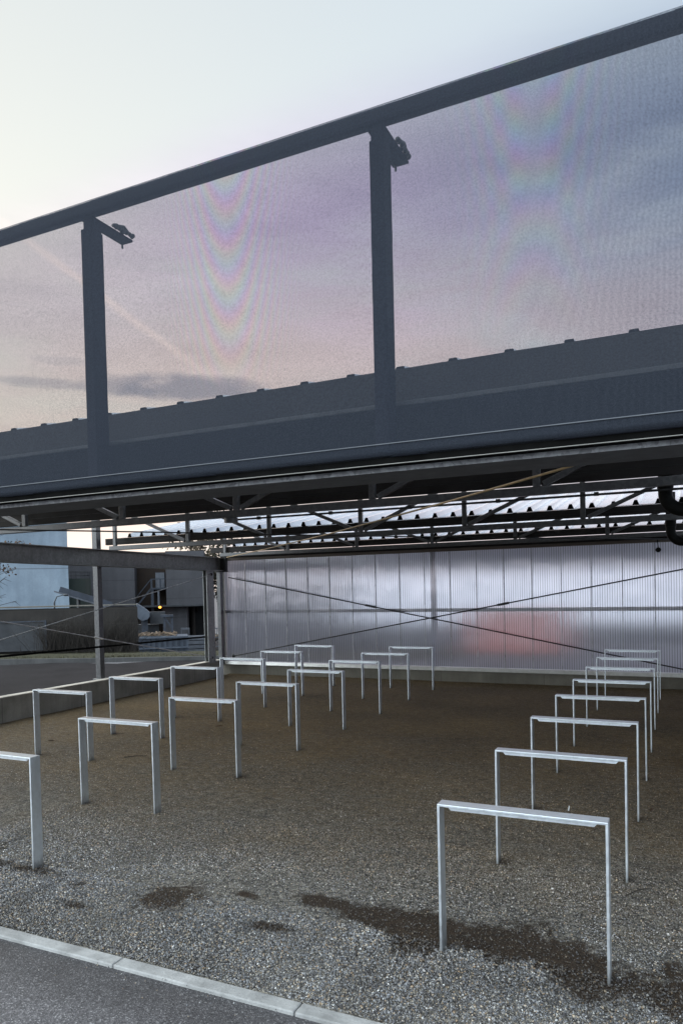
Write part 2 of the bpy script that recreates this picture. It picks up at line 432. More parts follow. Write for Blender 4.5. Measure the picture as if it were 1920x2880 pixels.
M['timber'] = surface('sawn_timber', (.14, .095, .062), (.24, .175, .125), rough=.8, scale=14, fine=.3)
M['white_paint'] = surface('white_paint', (.60, .61, .63), (.72, .73, .74), rough=.5, scale=4, fine=.1)
M['bark'] = surface('bark', (.022, .018, .016), (.05, .042, .036), rough=.9, scale=18, bump=.4)
M['twig_leaf'] = surface('withered_leaf', (.06, .033, .02), (.13, .075, .04), rough=.8, scale=8)
M['leaf'] = surface('brown_foliage', (.06, .042, .026), (.14, .10, .06), rough=.8, scale=3)
M['pine'] = surface('evergreen_foliage', (.03, .032, .02), (.07, .066, .04), rough=.8, scale=3)
M['dark_open'] = surface('dark_opening', (.008, .008, .009), (.014, .014, .015), rough=.8, scale=2)

def lamp_mat():
    m, nt, out = mat('lit_lamp'); n = N(nt)
    e = n('ShaderNodeEmission', {'Color': (1., .36, .05, 1), 'Strength': 5.})
    n.link(e.outputs[0], out.inputs[0]); return m
M['lamp'] = lamp_mat()

# ------------------------------------------------------------------ setting: ground
def zg(x, y):
    t = -.6 * x + .8 * y
    return -min(2.2, .08 * max(0., t - 21.5))

def grid_sheet(xs, ys, fz, name, material, kind='structure'):
    vs = [(x, y, fz(x, y)) for y in ys for x in xs]
    nx = len(xs)
    fs = [(j * nx + i, j * nx + i + 1, (j + 1) * nx + i + 1, (j + 1) * nx + i) for j in range(len(ys) - 1) for i in range(nx - 1)]
    me = bpy.data.meshes.new(name); me.from_pydata(vs, [], fs); me.update(); me.materials.append(material)
    o = bpy.data.objects.new(name, me); C.objects.link(o); o['kind'] = kind
    return o
far = [-900, -300, -120]
xs = far + list(np.arange(-80, 40.1, 2.5)) + [80, 300, 900]
ys = [-900, -200, -60] + list(np.arange(-20, 100.1, 2.5)) + [140, 300, 900]
grid_sheet(xs, ys, lambda x, y: zg(x, y) - .014, 'road', M['asphalt'])

def lane_mat():
    return surface('dark_lane_asphalt', (.012, .0105, .012), (.027, .0235, .026), rough=.85, spec=.15, scale=1.1, fine=.3, bump=.3, bscale=120, extra=lambda n, P, col: col)
lx = [-60, -30] + list(np.arange(-26, -9.9, 2.)) + [-9.53]; ly = [-10, 0, 3, 6, 9, 12, 15, 18, 21, 24, 27, 30, 34, 38, 42, 46, 50, 56]
grid_sheet(lx, ly, lambda x, y: zg(x, y) - .006, 'lane', lane_mat())
# gravel bed with soil attribute (brown soil the rain has washed free)
STRIP = [(-2.30, 3.98, .07), (-2.05, 3.97, .06), (-1.75, 3.93, .11), (-1.57, 3.92, .14), (-1.44, 3.89, .16), (-1.27, 3.85, .18), (-1.06, 3.90, .17),
         (-.90, 3.87, .19), (-.60, 3.81, .21), (-.33, 3.67, .19), (-.02, 3.67, .22), (.45, 3.62, .22)]
BLOBS = [(-2.95, 3.62, .16, .14), (-2.76, 3.70, .15, .09), (-2.52, 3.86, .10, .04), (-3.66, 3.60, .14, .06), (-4.12, 3.66, .16, .05), (-4.5, 3.66, .2, .06),
         (-3.45, 3.34, .08, .03), (-2.2, 3.55, .08, .03), (-5.2, 3.7, .4, .1), (-6.4, 3.75, .5, .1)]
def vnoise(X, Y, f, seed):
    r = np.random.default_rng(seed); T = r.uniform(-1, 1, (256, 256))
    x = X * f + 50.3; y = Y * f + 17.7; xi = np.floor(x).astype(int); yi = np.floor(y).astype(int)
    u = x - xi; v = y - yi; u = u * u * (3 - 2 * u); v = v * v * (3 - 2 * v)
    g = lambda a, b: T[a % 256, b % 256]
    return (g(xi, yi) * (1 - u) + g(xi + 1, yi) * u) * (1 - v) + (g(xi, yi + 1) * (1 - u) + g(xi + 1, yi + 1) * u) * v
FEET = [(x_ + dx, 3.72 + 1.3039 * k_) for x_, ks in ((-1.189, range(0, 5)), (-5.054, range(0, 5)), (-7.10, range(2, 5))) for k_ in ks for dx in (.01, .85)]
def wetness(X, Y):
    n1 = vnoise(X, Y, 3.1, 1) * .5 + vnoise(X, Y, 7.3, 2) * .35 + vnoise(X, Y, 17., 3) * .25
    sx = np.array([s[0] for s in STRIP]); sy = np.array([s[1] for s in STRIP]); sw = np.array([s[2] for s in STRIP])
    cy = np.interp(X, sx, sy); w = np.interp(X, sx, sw)
    d = np.abs(Y - cy) / w
    a = np.clip((1.62 - d + n1 * 1.35 + .55 * vnoise(X, Y, 38., 5)) * .8, 0, 1) * np.clip((X + 2.4) / .25, 0, 1)
    for bx, by, rx, ry in BLOBS:
        q = np.sqrt(((X - bx) / rx) ** 2 + ((Y - by) / ry) ** 2)
        a = np.maximum(a, np.clip((1.75 - q + n1 * 1.5 + .5 * vnoise(X, Y, 38., 6)) * .7, 0, 1) * .95)
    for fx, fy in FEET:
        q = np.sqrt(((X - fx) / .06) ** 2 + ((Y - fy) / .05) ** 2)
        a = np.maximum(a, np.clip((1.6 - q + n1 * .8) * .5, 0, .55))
    return a
def dust_and_falloff(X, Y):
    return np.clip((Y - 4.0) / 7.0, 0, 1) ** .8  # drives earthy dust and the painted light falloff towards the back
gx = np.unique(np.concatenate([np.arange(-9.35, -4.5, .25), np.arange(-4.5, .551, .03)]))
gy = np.unique(np.concatenate([np.arange(2.945, 5.0, .03), np.arange(5.0, 13.81, .22), [13.8]]))
XX, YY = np.meshgrid(gx, gy)
ZZ = np.zeros_like(XX)
for k in range(40):
    a = rng.uniform(0, 6.28); f = rng.uniform(.8, 6.); ZZ += np.sin((XX * math.cos(a) + YY * math.sin(a)) * f + rng.uniform(0, 6.28)) * .0022 / (f ** .5)
ZZ = np.clip(ZZ * .6 - .002, -.009, .012) + .03 * np.clip((YY - 13.3) / .5, 0, 1)
me = bpy.data.meshes.new('gravel_bed')
nx = len(gx)
me.from_pydata(list(zip(XX.ravel().tolist(), YY.ravel().tolist(), ZZ.ravel().tolist())), [],
               [(j * nx + i, j * nx + i + 1, (j + 1) * nx + i + 1, (j + 1) * nx + i) for j in range(len(gy) - 1) for i in range(nx - 1)])
me.polygons.foreach_set('use_smooth', [True] * len(me.polygons))
at = me.attributes.new('soil', 'FLOAT_COLOR', 'POINT')
W = wetness(XX, YY).ravel(); Dd = dust_and_falloff(XX, YY).ravel()
at.data.foreach_set('color', np.stack([W, Dd, W * 0, W * 0 + 1], 1).astype(np.float32).ravel())
me.materials.append(M['ground'])
go = bpy.data.objects.new('ground', me); C.objects.link(go); go['kind'] = 'structure'

# loose crushed stones lying on the bed (one mass nobody could count)
def scatter_stones(n, x0, x1, y0, y1, smin, smax, dens):
    X = rng.uniform(x0, x1, n); Y = rng.uniform(y0, y1, n)
    k = rng.uniform(0, 1, n) < dens(X, Y)
    X, Y = X[k], Y[k]; n = len(X)
    s = smin + (smax - smin) * rng.uniform(0, 1, n) ** 2.2
    base = np.array([[1, 0, 0], [-1, 0, 0], [0, 1, 0], [0, -1, 0], [0, 0, 1], [0, 0, -1]], float)
    V = base[None] * (rng.uniform(.6, 1.15, (n, 6, 1))) + rng.uniform(-.28, .28, (n, 6, 3))
    V *= rng.uniform(.65, 1.2, (n, 1, 3))
    A = rng.normal(size=(n, 3, 3)); Q, _ = np.linalg.qr(A)
    V = np.einsum('nij,nkj->nki', Q, V) * (s / 2)[:, None, None]
    V[:, :, 2] *= .8
    zc = rng.uniform(-.002, .004, n) + s * .12
    V += np.stack([X, Y, zc], 1)[:, None]
    F = np.array([[0, 2, 4], [2, 1, 4], [1, 3, 4], [3, 0, 4], [2, 0, 5], [1, 2, 5], [3, 1, 5], [0, 3, 5]])
    F = F[None] + (np.arange(n) * 6)[:, None, None]
    pal = np.array([1.36, 1.38, 1.42]) * np.array([[.055, .055, .06], [.10, .10, .105], [.16, .16, .165], [.21, .215, .23], [.27, .27, .275], [.33, .31, .28], [.40, .33, .25], [.30, .22, .15], [.55, .54, .52], [.50, .48, .46]])
    pr = np.array([.12, .19, .20, .17, .12, .07, .06, .05, .025, .015])
    col = pal[rng.choice(len(pal), n, p=pr / pr.sum())] * rng.uniform(.75, 1.2, (n, 1))
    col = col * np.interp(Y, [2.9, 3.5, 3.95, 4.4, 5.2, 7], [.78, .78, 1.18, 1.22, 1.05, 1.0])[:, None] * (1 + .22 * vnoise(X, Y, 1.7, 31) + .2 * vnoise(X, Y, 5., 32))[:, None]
    w = wetness(X, Y)
    du = np.clip(dust_and_falloff(X, Y) * 2.0 + .06, 0, .88)[:, None]
    col = col * (1 - du) + du * (col * .42 + np.array([.26, .166, .066]) * rng.uniform(.5, 1.5, (n, 1)) * (1.05 - .5 * dust_and_falloff(X, Y))[:, None] * (1 + .45 * vnoise(X, Y, .9, 21) + .25 * vnoise(X, Y, 3.3, 22))[:, None])  # earth tint on the stones takes the same painted falloff
    wm = np.clip(w * 1.25, 0, .9)[:, None]
    col = col * (1 - wm) + wm * (col * .22 + np.array([.018, .011, .006]) * rng.uniform(.4, 1.8, (n, 1)))
    return V.reshape(-1, 3), F.reshape(-1, 3), np.repeat(col, 6, 0)
def d_near(X, Y):
    return np.clip(1.1 - wetness(X, Y) * .75, .42, 1)
def d_far(X, Y):
    return np.clip(1.05 - (Y - 4.0) / 4.2, 0.06, 1) * d_near(X, Y)
parts = [scatter_stones(78000, -4.6, .5, 2.96, 3.75, .007, .019, d_near),
         scatter_stones(9000, -4.6, .3, 2.55, 2.945, .004, .012, lambda X, Y: np.clip((Y - 2.5) * 2.2, 0, 1) ** 2 * np.where(Y > 2.858, .10, .5) * np.clip(.5 + vnoise(X, Y, 4., 8), 0, 1)),
         scatter_stones(62000, -5.2, .5, 3.75, 5.2, .005, .015, lambda X, Y: d_near(X, Y) * np.clip(1.0 - (Y - 3.9) * .35, .35, 1)),
         scatter_stones(42000, -7.0, .5, 5.2, 9.5, .006, .016, d_far)]
vo = 0; V = []; F = []; K = []
for v, f, k in parts:
    V.append(v); F.append(f + vo); K.append(k); vo += len(v)
V = np.concatenate(V); F = np.concatenate(F); K = np.concatenate(K)
me = bpy.data.meshes.new('gravel')
me.vertices.add(len(V)); me.vertices.foreach_set('co', V.astype(np.float32).ravel())
me.loops.add(F.size); me.loops.foreach_set('vertex_index', F.astype(np.int32).ravel())
me.polygons.add(len(F)); me.polygons.foreach_set('loop_start', np.arange(0, F.size, 3, dtype=np.int32))
me.polygons.foreach_set('loop_total', np.full(len(F), 3, dtype=np.int32))
me.update(calc_edges=True)
at = me.attributes.new('stone', 'FLOAT_COLOR', 'POINT')
at.data.foreach_set('color', np.concatenate([K, np.ones((len(K), 1))], 1).astype(np.float32).ravel())
me.materials.append(M['stone'])
gv = bpy.data.objects.new('gravel', me); C.objects.link(gv)
tag(gv, 'loose grey and tan crushed stone spread under the canopy', 'gravel', kind='stuff')

# kerb strip (flush concrete, one joint per metre)
kb = MB()
for i in range(-9, 3):
    x0 = -1.638 + i * 1.085
    kb.box(x0 + .003, x0 + 1.082, 2.862, 2.946, -.10, .006)
k = obj('kerb', kb, M['kerb'], bevel=.006); k['kind'] = 'structure'

# ------------------------------------------------------------------ bike hoops
RW, RD, RT, RH = .857, .087, .0135, .80
def make_hoop():
    r = thing('bike_hoop', '', 'bike rack', (0, 0, 0), 'bike hoops standing in three rows on the gravel')
    for x0 in (0, RW - RT):
        obj('leg', MB().box(x0, x0 + RT, 0, RD, -.06, RH - RT), M['galv'], r, bevel=.0015)
    obj('crossbar', MB().box(0, RW, 0, RD, RH - RT, RH), M['galv'], r, bevel=.0025)
    st = MB(); h = .022; a = RT + .012
    st.prism([(a + .022, RH - RT), (RW - a - .022, RH - RT), (RW - a - .042, RH - RT - h), (a + .042, RH - RT - h)], 'y', RD * .30, RD * .30 + .010)
    obj('stiffener', st, M['galv'], r)
    return r
hoop = make_hoop()
ORD = ['nearest', 'second', 'third', 'fourth', 'fifth', 'sixth', 'seventh', 'farthest']
Y0, DY = 3.668, 1.3039
rows = [('right-hand row', -1.189, range(8)), ('middle row', -5.054, range(8)), ('left row by the low wall', -7.10, range(2, 8))]
first = True
for rname, x, idx in rows:
    for i in idx:
        o = hoop if first else copy_tree(hoop)
        first = False
        o.location = (x + rng.uniform(-.006, .006), Y0 + DY * i + rng.uniform(-.01, .01), rng.uniform(-.006, .004))
        o.rotation_euler = (rng.uniform(-.006, .006), rng.uniform(-.005, .005), rng.uniform(-.008, .008))
        w = ORD[i] if 'left' not in rname else ['nearest', 'second', 'third', 'fourth', 'fifth', 'farthest'][i - 2]
        if i == 0 and 'middle' in rname:
            o['label'] = 'galvanised bike hoop cut off by the left edge of the photo'
        elif i == 0:
            o['label'] = 'large galvanised bike hoop nearest in the right-hand row, feet in the brown soil strip'
        else:
            o['label'] = f'galvanised flat-bar bike hoop, {w} in the {rname}' if w in ('nearest', 'farthest') else f'galvanised flat-bar bike hoop, {w} in the {rname}'

# twigs and leaves lying on the gravel
def twig(pts, r, label, forks=()):
    t = MB().tube(pts, [r] + [r * .8] * (len(pts) - 2) + [r * .4], n=6)
    for f in forks: t.tube(f, [r * .7] + [r * .3] * (len(f) - 1), n=5)
    tag(obj('twig', t, M['bark']), label, 'twig', 'twigs lying on the gravel')
twig([(-4.86, 3.80, .01), (-4.80, 3.835, .012), (-4.745, 3.86, .014), (-4.70, 3.87, .012)], .007, 'black forked twig on the gravel beside the cut-off hoop', [[(-4.79, 3.84, .012), (-4.765, 3.95, .03), (-4.74, 4.03, .04)]])
twig([(-.335, 4.735, .01), (-.28, 4.81, .018), (-.235, 4.86, .018), (-.19, 4.90, .012)], .004, 'thin curved brown twig right of the nearest right-hand hoop')
twig([(-.98, 4.10, .01), (-.86, 4.17, .014), (-.80, 4.29, .016), (-.82, 4.38, .012)], .0025, 'hair-thin curled twig between the legs of the nearest right-hand hoop')
twig([(-5.95, 6.55, .012), (-5.84, 6.62, .02), (-5.74, 6.70, .014)], .005, 'short dark twig between the middle and left rows of hoops')
def leaf(x, y, s, rot, label):
    m = MB(); c, sn = math.cos(rot), math.sin(rot)
    prof = [(-1, 0, 0), (-.5, .34, .18), (.2, .40, .25), (1, .05, .1), (.25, -.36, .28), (-.5, -.3, .16)]
    top = [(x + s * (a * c - b * sn), y + s * (a * sn + b * c), .012 + s * z) for a, b, z in prof]
    ctr = (x, y, .010 + s * .05)
    vs = top + [ctr]; m.add(vs, [(i, (i + 1) % 6, 6) for i in range(6)])
    low = [(a, b, z - .0015) for a, b, z in vs]
    m.add(low, [((i + 1) % 6, i, 6) for i in range(6)])
    tag(obj('dead_leaf', m, M['twig_leaf']), label, 'leaf', 'dead leaves on the gravel')
leaf(-5.97, 8.50, .055, .5, 'curled brown leaf on the dark earth between the two left rows')
leaf(-.25, 6.58, .04, 1.2, 'dark brown leaf on the gravel by the right-hand row')
leaf(-7.55, 6.95, .05, .2, 'small brown leaf near the low concrete wall')
tag(obj('paper_scrap', MB().prism([(-.905, .0), (-.893, .0), (-.887, .040), (-.895, .042)], 'y', 6.36, 6.363), M['white_paint']), 'tiny white paper scrap sticking up from the gravel', 'paper')

# ------------------------------------------------------------------ low concrete walls of the bed
lw = thing('low_concrete_wall', 'low grey concrete wall with sky-lit top running along the left side', 'wall', (-9.44, 8, 0))
obj('wall', MB().box(-9.52, -9.36, 2.95, 13.55, -.3, .393, .03), M['concrete'], lw, bevel=.004)
obj('wall_top', MB().box(-9.523, -9.357, 2.947, 13.553, .3935, .406, .03), M['wall_top'], lw, bevel=.003)  # thin added slab giving the wall its sky-lit top face

# ------------------------------------------------------------------ back wall of polycarbonate
YB = 13.80
bw = thing('polycarbonate_wall', 'long translucent ribbed back wall on a concrete plinth glowing grey and pink', 'wall', (-4.4, YB, 0))
obj('plinth', MB().box(-9.70, .75, YB, YB + .30, -.3, .252), M['plinth'], bw, bevel=.006)
obj('flashing', MB().prism([(YB - .075, .252), (YB - .045, .315), (YB + .02, .325), (YB + .02, .255), (YB - .06, .243)], 'x', -9.60, .75), M['alu'], bw)
joints = [-9.415] + [-8.887 + .5285 * i for i in range(19)]
joints = [j for j in joints if j < .75]
for a, b in zip(joints[:-1], joints[1:]):
    pm = MB(); pm.add([(a + .002, YB + .02, .325), (b - .002, YB + .02, .325), (b - .002, YB + .02, 2.60), (a + .002, YB + .02, 2.60)], [(0, 1, 2, 3)])
    obj('panel', pm, M['poly'], bw)
for j in joints[1:-1]:
    obj('joint_profile', MB().box(j - .006, j + .006, YB - .002, YB + .012, .325, 2.60), M['poly_joint'], bw)
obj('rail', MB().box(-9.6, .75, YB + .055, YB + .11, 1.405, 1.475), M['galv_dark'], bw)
for xx in (-4.52, ):
    obj('upright', MB().box(xx - .05, xx + .05, YB + .16, YB + .26, .3, 2.6), M['rod_light'], bw)
obj('header', MB().box(-9.45, .75, YB - .06, YB + .12, 2.602, 2.655), M['header'], bw)
obj('header_beam', MB().box(-9.45, .75, YB - .02, YB + .14, 2.657, 2.715), M['purlin'], bw)
obj('unseen_light_blocker', MB().box(.76, .90, 4.6, YB + .3, -.3, 2.72), M['grey_wall'], bw)  # unseen wall added to keep light off the right side
obj('edge_trim', MB().box(-9.475, -9.417, YB - .03, YB + .06, .33, 2.60), M['alu'], bw)
obj('edge_post', MB().box(-9.56, -9.478, YB - .05, YB + .05, .26, 2.60), M['header'], bw)

# ------------------------------------------------------------------ steel frame
def hea(mb, axis, a, b, c, z0, z1, half, tf=.02, tw=.012, dz=0.):
    """H beam along x (c = y centre) or y (c = x centre)"""
    if axis == 'x':
        mb.box(a, b, c - half, c + half, z0, z0 + tf); mb.box(a, b, c - half, c + half, z1 - tf, z1); mb.box(a, b, c - tw / 2, c + tw / 2, z0 + tf, z1 - tf)
    else:
        mb.box(c - half, c + half, a, b, z0, z0 + tf, dz); mb.box(c - half, c + half, a, b, z1 - tf, z1, dz); mb.box(c - tw / 2, c + tw / 2, a, b, z0 + tf, z1 - tf, dz)
    return mb
fb = thing('front_beam', 'galvanised wide-flange steel beam under the dark mesh screen', 'beam', (-4.4, 3.067, 2.45))
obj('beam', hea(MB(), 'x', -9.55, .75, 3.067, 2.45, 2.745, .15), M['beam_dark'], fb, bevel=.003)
obj('lit_flange_edge', MB().box(-9.55, .75, 2.9125, 2.9165, 2.4505, 2.4705), M['flange'], fb)  # thin added lip in the lit tone of the flange front
for i, x in enumerate((-7.57, -5.97, -4.38, -2.76, -1.14, .47)):
    obj('web_stiffener', MB().box(x - .006, x + .006, 2.93, 3.06, 2.471, 2.724), M['galv_beam'], fb)
sb = thing('side_beam', 'weathered galvanised steel beam above the open left side', 'beam', (-9.43, 8.5, 2.45))
obj('beam', hea(MB(), 'y', 3.23, 13.62, -9.43, 2.515, 2.815, .11, tf=.018, tw=.012, dz=.15), M['galv_beam'], sb, bevel=.003)
obj('end_block', MB().box(-9.56, -9.26, 13.625, 13.70, 2.34, 2.665), M['rod'], sb)  # near-black block at the rear end of the beam
cl = thing('column', 'galvanised steel column standing on the left low wall', 'column', (-9.6, 10.02, .36))
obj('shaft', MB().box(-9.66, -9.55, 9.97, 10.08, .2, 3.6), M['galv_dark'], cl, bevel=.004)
obj('base_plate', MB().box(-9.70, -9.53, 9.93, 10.12, .370, .386), M['galv_beam'], cl)
cc = thing('corner_column', 'galvanised H column at the corner between the left side and the back wall', 'column', (-9.45, 13.1, .36))
h = MB(); h.box(-9.372, -9.356, 13.02, 13.28, .36, 2.37).box(-9.46, -9.448, 13.02, 13.28, .36, 2.37).box(-9.448, -9.372, 13.144, 13.156, .36, 2.37)
obj('shaft', h, M['galv_beam'], cc)
obj('base_plate', MB().box(-9.50, -9.35, 12.98, 13.32, .345, .36), M['galv_beam'], cc)
obj('back_post', MB().box(-9.51, -9.42, 13.61, 13.72, .255, 2.34), M['galv_dark'], cc)
tag(obj('dark_rail', MB().tube([(-9.44, 3.2, 1.075), (-9.44, 8, 1.005), (-9.44, 13.0, .925)], .019, n=10), M['black']), 'thick black rail crossing the open left side at knee height', 'rail')

# lattice trusses
NODES = [-9.187 + 1.6023 * i for i in range(7)]
def truss(y, zb, zt, label):
    t = thing('roof_truss', label, 'roof truss', (-4.38, y, zb), 'lattice trusses under the roof')
    hb = .078
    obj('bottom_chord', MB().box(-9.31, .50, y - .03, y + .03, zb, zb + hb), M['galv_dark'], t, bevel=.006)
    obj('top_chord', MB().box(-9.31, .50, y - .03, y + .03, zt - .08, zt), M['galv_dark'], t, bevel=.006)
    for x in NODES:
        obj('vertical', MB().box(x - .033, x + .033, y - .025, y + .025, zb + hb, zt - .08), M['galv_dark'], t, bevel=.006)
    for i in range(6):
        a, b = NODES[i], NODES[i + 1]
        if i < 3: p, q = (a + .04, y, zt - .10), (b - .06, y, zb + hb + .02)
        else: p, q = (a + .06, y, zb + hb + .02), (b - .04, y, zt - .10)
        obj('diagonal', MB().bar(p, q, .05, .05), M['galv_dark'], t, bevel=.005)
truss(6.68, 2.742, 3.60, 'front lattice roof truss, largest, just behind the galvanised front beam')
truss(10.05, 2.700, 3.54, 'middle lattice roof truss crossing in front of the bright corrugated roof')
truss(13.50, 2.682, 3.50, 'rear lattice roof truss directly above the translucent back wall')

# eave purlins and corrugated roof sheets (saw-tooth: every bay rises towards the back)
P_, SL = .2733, .20
def sheet(y, z, L, x0, x1, label):
    prof = []; k = 0; x = x0
    while x < x1:
        prof += [(x, 0), (x + P_ - .084, 0), (x + P_ - .060, .068), (x + P_ - .024, .068)]; x += P_
    prof.append((x, 0))
    m = MB(); n_ = len(prof); t = .0012
    vs = []; fs = []
    for (yy, zz) in ((y, z), (y + L, z + L * SL)):
        vs += [(px, yy, zz + pz) for px, pz in prof]
    for i in range(n_ - 1): fs.append((i, i + 1, n_ + i + 1, n_ + i))
    vs2 = [(a, b, c + t) for a, b, c in vs]
    m.add(vs, [tuple(reversed(f)) for f in fs]); m.add(vs2, fs)
    o = obj('roof_sheet', m, M['roof'])
    return tag(o, label, 'roof', 'corrugated roof sheets')
def purlin(y, ztop, x0, label, depth=.118, fill0=None):
    t = thing('eave_purlin', label, 'purlin', (-4.4, y, ztop - .118), 'dark purlins along the roof eaves')
    m = MB(); m.box(x0, .62, y - .004, y + .004, ztop - depth, ztop - .002); m.box(x0, .62, y + .004, y + .06, ztop - .006, ztop - .002); m.box(x0, .62, y + .004, y + .06, ztop - depth, ztop - depth + .004)
    obj('web', m, M['purlin'], t)
    obj('lip', MB().box(x0, .62, y - .009, y - .0045, ztop - .072, ztop - .069), M['rod'], t)
    if fill0 is not None:
        top = []; x = fill0
        while x < .40:
            top += [(x + P_ - .086, ztop + .004), (x + P_ - .0605, ztop + .067), (x + P_ - .0235, ztop + .067), (x + P_ + .002, ztop + .004)]; x += P_
        f = MB()
        for a, b in zip(top[:-1], top[1:]):
            q = [(a[0], y - .0235, ztop - .001), (b[0], y - .0235, ztop - .001), (b[0], y - .0235, b[1]), (a[0], y - .0235, a[1])]
            f.add(q + [(u, v + .007, w_) for u, v, w_ in q], [(0, 1, 2, 3), (7, 6, 5, 4), (3, 2, 6, 7), (0, 4, 5, 1)])
        obj('rib_end_shade', f, M['black'], t)  # black plates stand for the shade inside the open rib ends
purlin(6.90, 3.012, -9.6, 'dark eave purlin just behind the front truss', .148, -9.45)
purlin(10.25, 2.935, -9.6, 'dark eave purlin with black trapezoid gaps behind the middle truss', .118, -9.24)
purlin(13.56, 2.895, -9.62, 'dark eave purlin behind the rear truss, above the back wall', .118, -9.2)
sheet(3.47, 2.997, 3.35, -9.45 + .02, .55, 'corrugated roof edge whose ridges poke above the dark eave seen through the mesh')
sheet(6.89, 3.014, 3.25, -9.45, .55, 'corrugated roof bay between the front and middle trusses')
sheet(10.235, 2.937, 3.25, -9.24, .55, 'bright white corrugated roof bay seen between the front and middle trusses')
sheet(13.545, 2.897, 3.25, -9.2, .55, 'rearmost corrugated roof strip seen above the back wall')
ef = thing('eave_fascia', 'dark sheet-metal eave below the roof edge, seen through the mesh', 'fascia', (-4.4, 3.43, 2.75))
obj('board', MB().box(-9.6, .7, 3.42, 3.455, 2.752, 3.040), M['purlin'], ef)
f = MB(); top = []; x = -9.43
while x < .40:
    top += [(x + P_ - .086, 3.001), (x + P_ - .0605, 3.064), (x + P_ - .0235, 3.064), (x + P_ + .002, 3.001)]; x += P_
for a, b in zip(top[:-1], top[1:]):
    q = [(a[0], 3.457, 2.99), (b[0], 3.457, 2.99), (b[0], 3.457, b[1]), (a[0], 3.457, a[1])]
    f.add(q + [(u, v + .010, w_) for u, v, w_ in q], [(0, 1, 2, 3), (7, 6, 5, 4), (3, 2, 6, 7), (0, 4, 5, 1)])
obj('rib_end_shade', f, M['black'], ef)  # same black stand-in for shade in the first roof's open ribs
obj('drip_edge', MB().box(-9.6, .7, 3.412, 3.419, 2.86, 2.868), M['galv_dark'], ef)

# ------------------------------------------------------------------ mesh screen with its frame
ms = thing('mesh_screen', 'dark see-through woven mesh screen stretched on a steel frame across the front', 'screen', (-4.4, 2.8, 2.47))
prof = [(2.874, 3.895), (2.872, 3.925), (2.860, 3.936), (2.825, 3.936), (2.808, 3.930), (2.800, 3.914)]
NZ = 24
for i in range(1, NZ): prof.append((2.800, 3.914 + (2.52 - 3.914) * i / NZ))
prof += [(2.800, 2.520), (2.800, 2.4975), (2.86, 2.4975)]
xsn = np.linspace(-9.5, .72, 110)
m = MB(); vs = []; fs = []
for (py, pz) in prof:
    for x in xsn:
        v = max(0, math.sin(math.pi * (pz - 2.52) / 1.394)) if 2.52 < pz < 3.914 else 0
        vs.append((x, py + .006 * v * math.sin(x * 1.9 + 1.) + .003 * v * math.sin(x * 5.1 + pz * 2), pz))
nx = len(xsn)
for j in range(len(prof) - 1):
    for i in range(nx - 1): fs.append((j * nx + i, j * nx + i + 1, (j + 1) * nx + i + 1, (j + 1) * nx + i))
m.add(vs, fs, True)
obj('mesh_fabric', m, M['mesh'], ms)
obj('top_rail', MB().box(-9.5, .72, 2.812, 2.866, 3.866, 3.9325), M['rail_dark'], ms, bevel=.014)
obj('gap_shade_rail', MB().box(-9.5, .72, 2.822, 2.905, 2.470, 2.494), M['black'], ms)  # blackened to stand for shade in the gap below the mesh
obj('edge_strip', MB().box(-9.5, .72, 2.822, 2.832, 2.4670, 2.4695), M['strip'], ms)
obj('gap_shade_strip', MB().box(-9.5, .72, 2.9062, 2.9155, 2.475, 2.72), M['black'], ms)  # black strip added as the shade between mesh and beam
obj('seam', MB().box(-9.5, .72, 2.7955, 2.7985, 2.546, 2.5495), M['seam'], ms)
for x in (-4.30, -2.703, -1.120, .47):
    post = obj('post', MB().box(x - .031, x + .031, 2.8125, 2.9045, 2.53, 3.800), M['rail_dark'], ms, bevel=.004)
    b = MB()
    b.box(x - .045, x + .030, 2.83, 3.13, 3.855, 3.8655)
    b.prism([(2.83, 3.801), (2.895, 3.801), (2.93, 3.854), (2.83, 3.854)], 'x', x - .028, x + .028)
    obj('bracket', b, M['rail_dark'], post)
    cl_ = MB()
    for q in range(7):
        yy = 2.985 + q * .023; cl_.ball((x + .030 + rng.uniform(-.006, .010), yy, 3.878 + rng.uniform(0, .010)), rng.uniform(.011, .018), 8, 6)
    cl_.tube([(x + .030, 2.98, 3.88), (x + .034, 3.06, 3.905), (x + .024, 3.135, 3.880)], .009, n=6)
    cl_.tube([(x - .025, 3.11, 3.858), (x - .025, 3.11, 3.826)], .006, n=6)
    obj('lashing', cl_, M['rod'], post)

# ------------------------------------------------------------------ bracing rods, conduit, pipes, lamp
def rod(name, pts, r, material, label, cat, sleeve=None, group=None):
    t = thing(name, label, cat, pts[0], group)
    obj('rod', MB().tube(pts, r, n=8), material, t)
    if sleeve:
        a, b = Vector(pts[0]), Vector(pts[-1])
        p, q = a.lerp(b, sleeve[0]), a.lerp(b, sleeve[1])
        obj('turnbuckle', MB().tube([p, p.lerp(q, .1), p.lerp(q, .9), q], [r * 1.2, r * 1.9, r * 1.9, r * 1.2], n=8), sleeve[2], t)
    obj('end_lug', MB().ball(pts[-1], r * 3.2, 10, 6), M['rod'], t)
rod('bracing_rod', [(-9.36, 3.25, 2.447), (-9.36, 13.15, .457)], .0085, M['rod_light'], 'thin steel bracing rod falling towards the corner across the open left side', 'bracing rod', (.645, .668, M['alu']), 'bracing rods')
rod('bracing_rod', [(-9.34, 3.25, .44), (-9.34, 13.18, 2.288)], .0085, M['rod_light'], 'thin steel bracing rod rising towards the corner across the open left side', 'bracing rod', None, 'bracing rods')
rod('bracing_rod', [(-9.25, 13.70, 2.218), (.55, 13.70, .29)], .012, M['rod'], 'black bracing rod falling to the right in front of the back wall', 'bracing rod', (.34, .365, M['rod']), 'bracing rods')
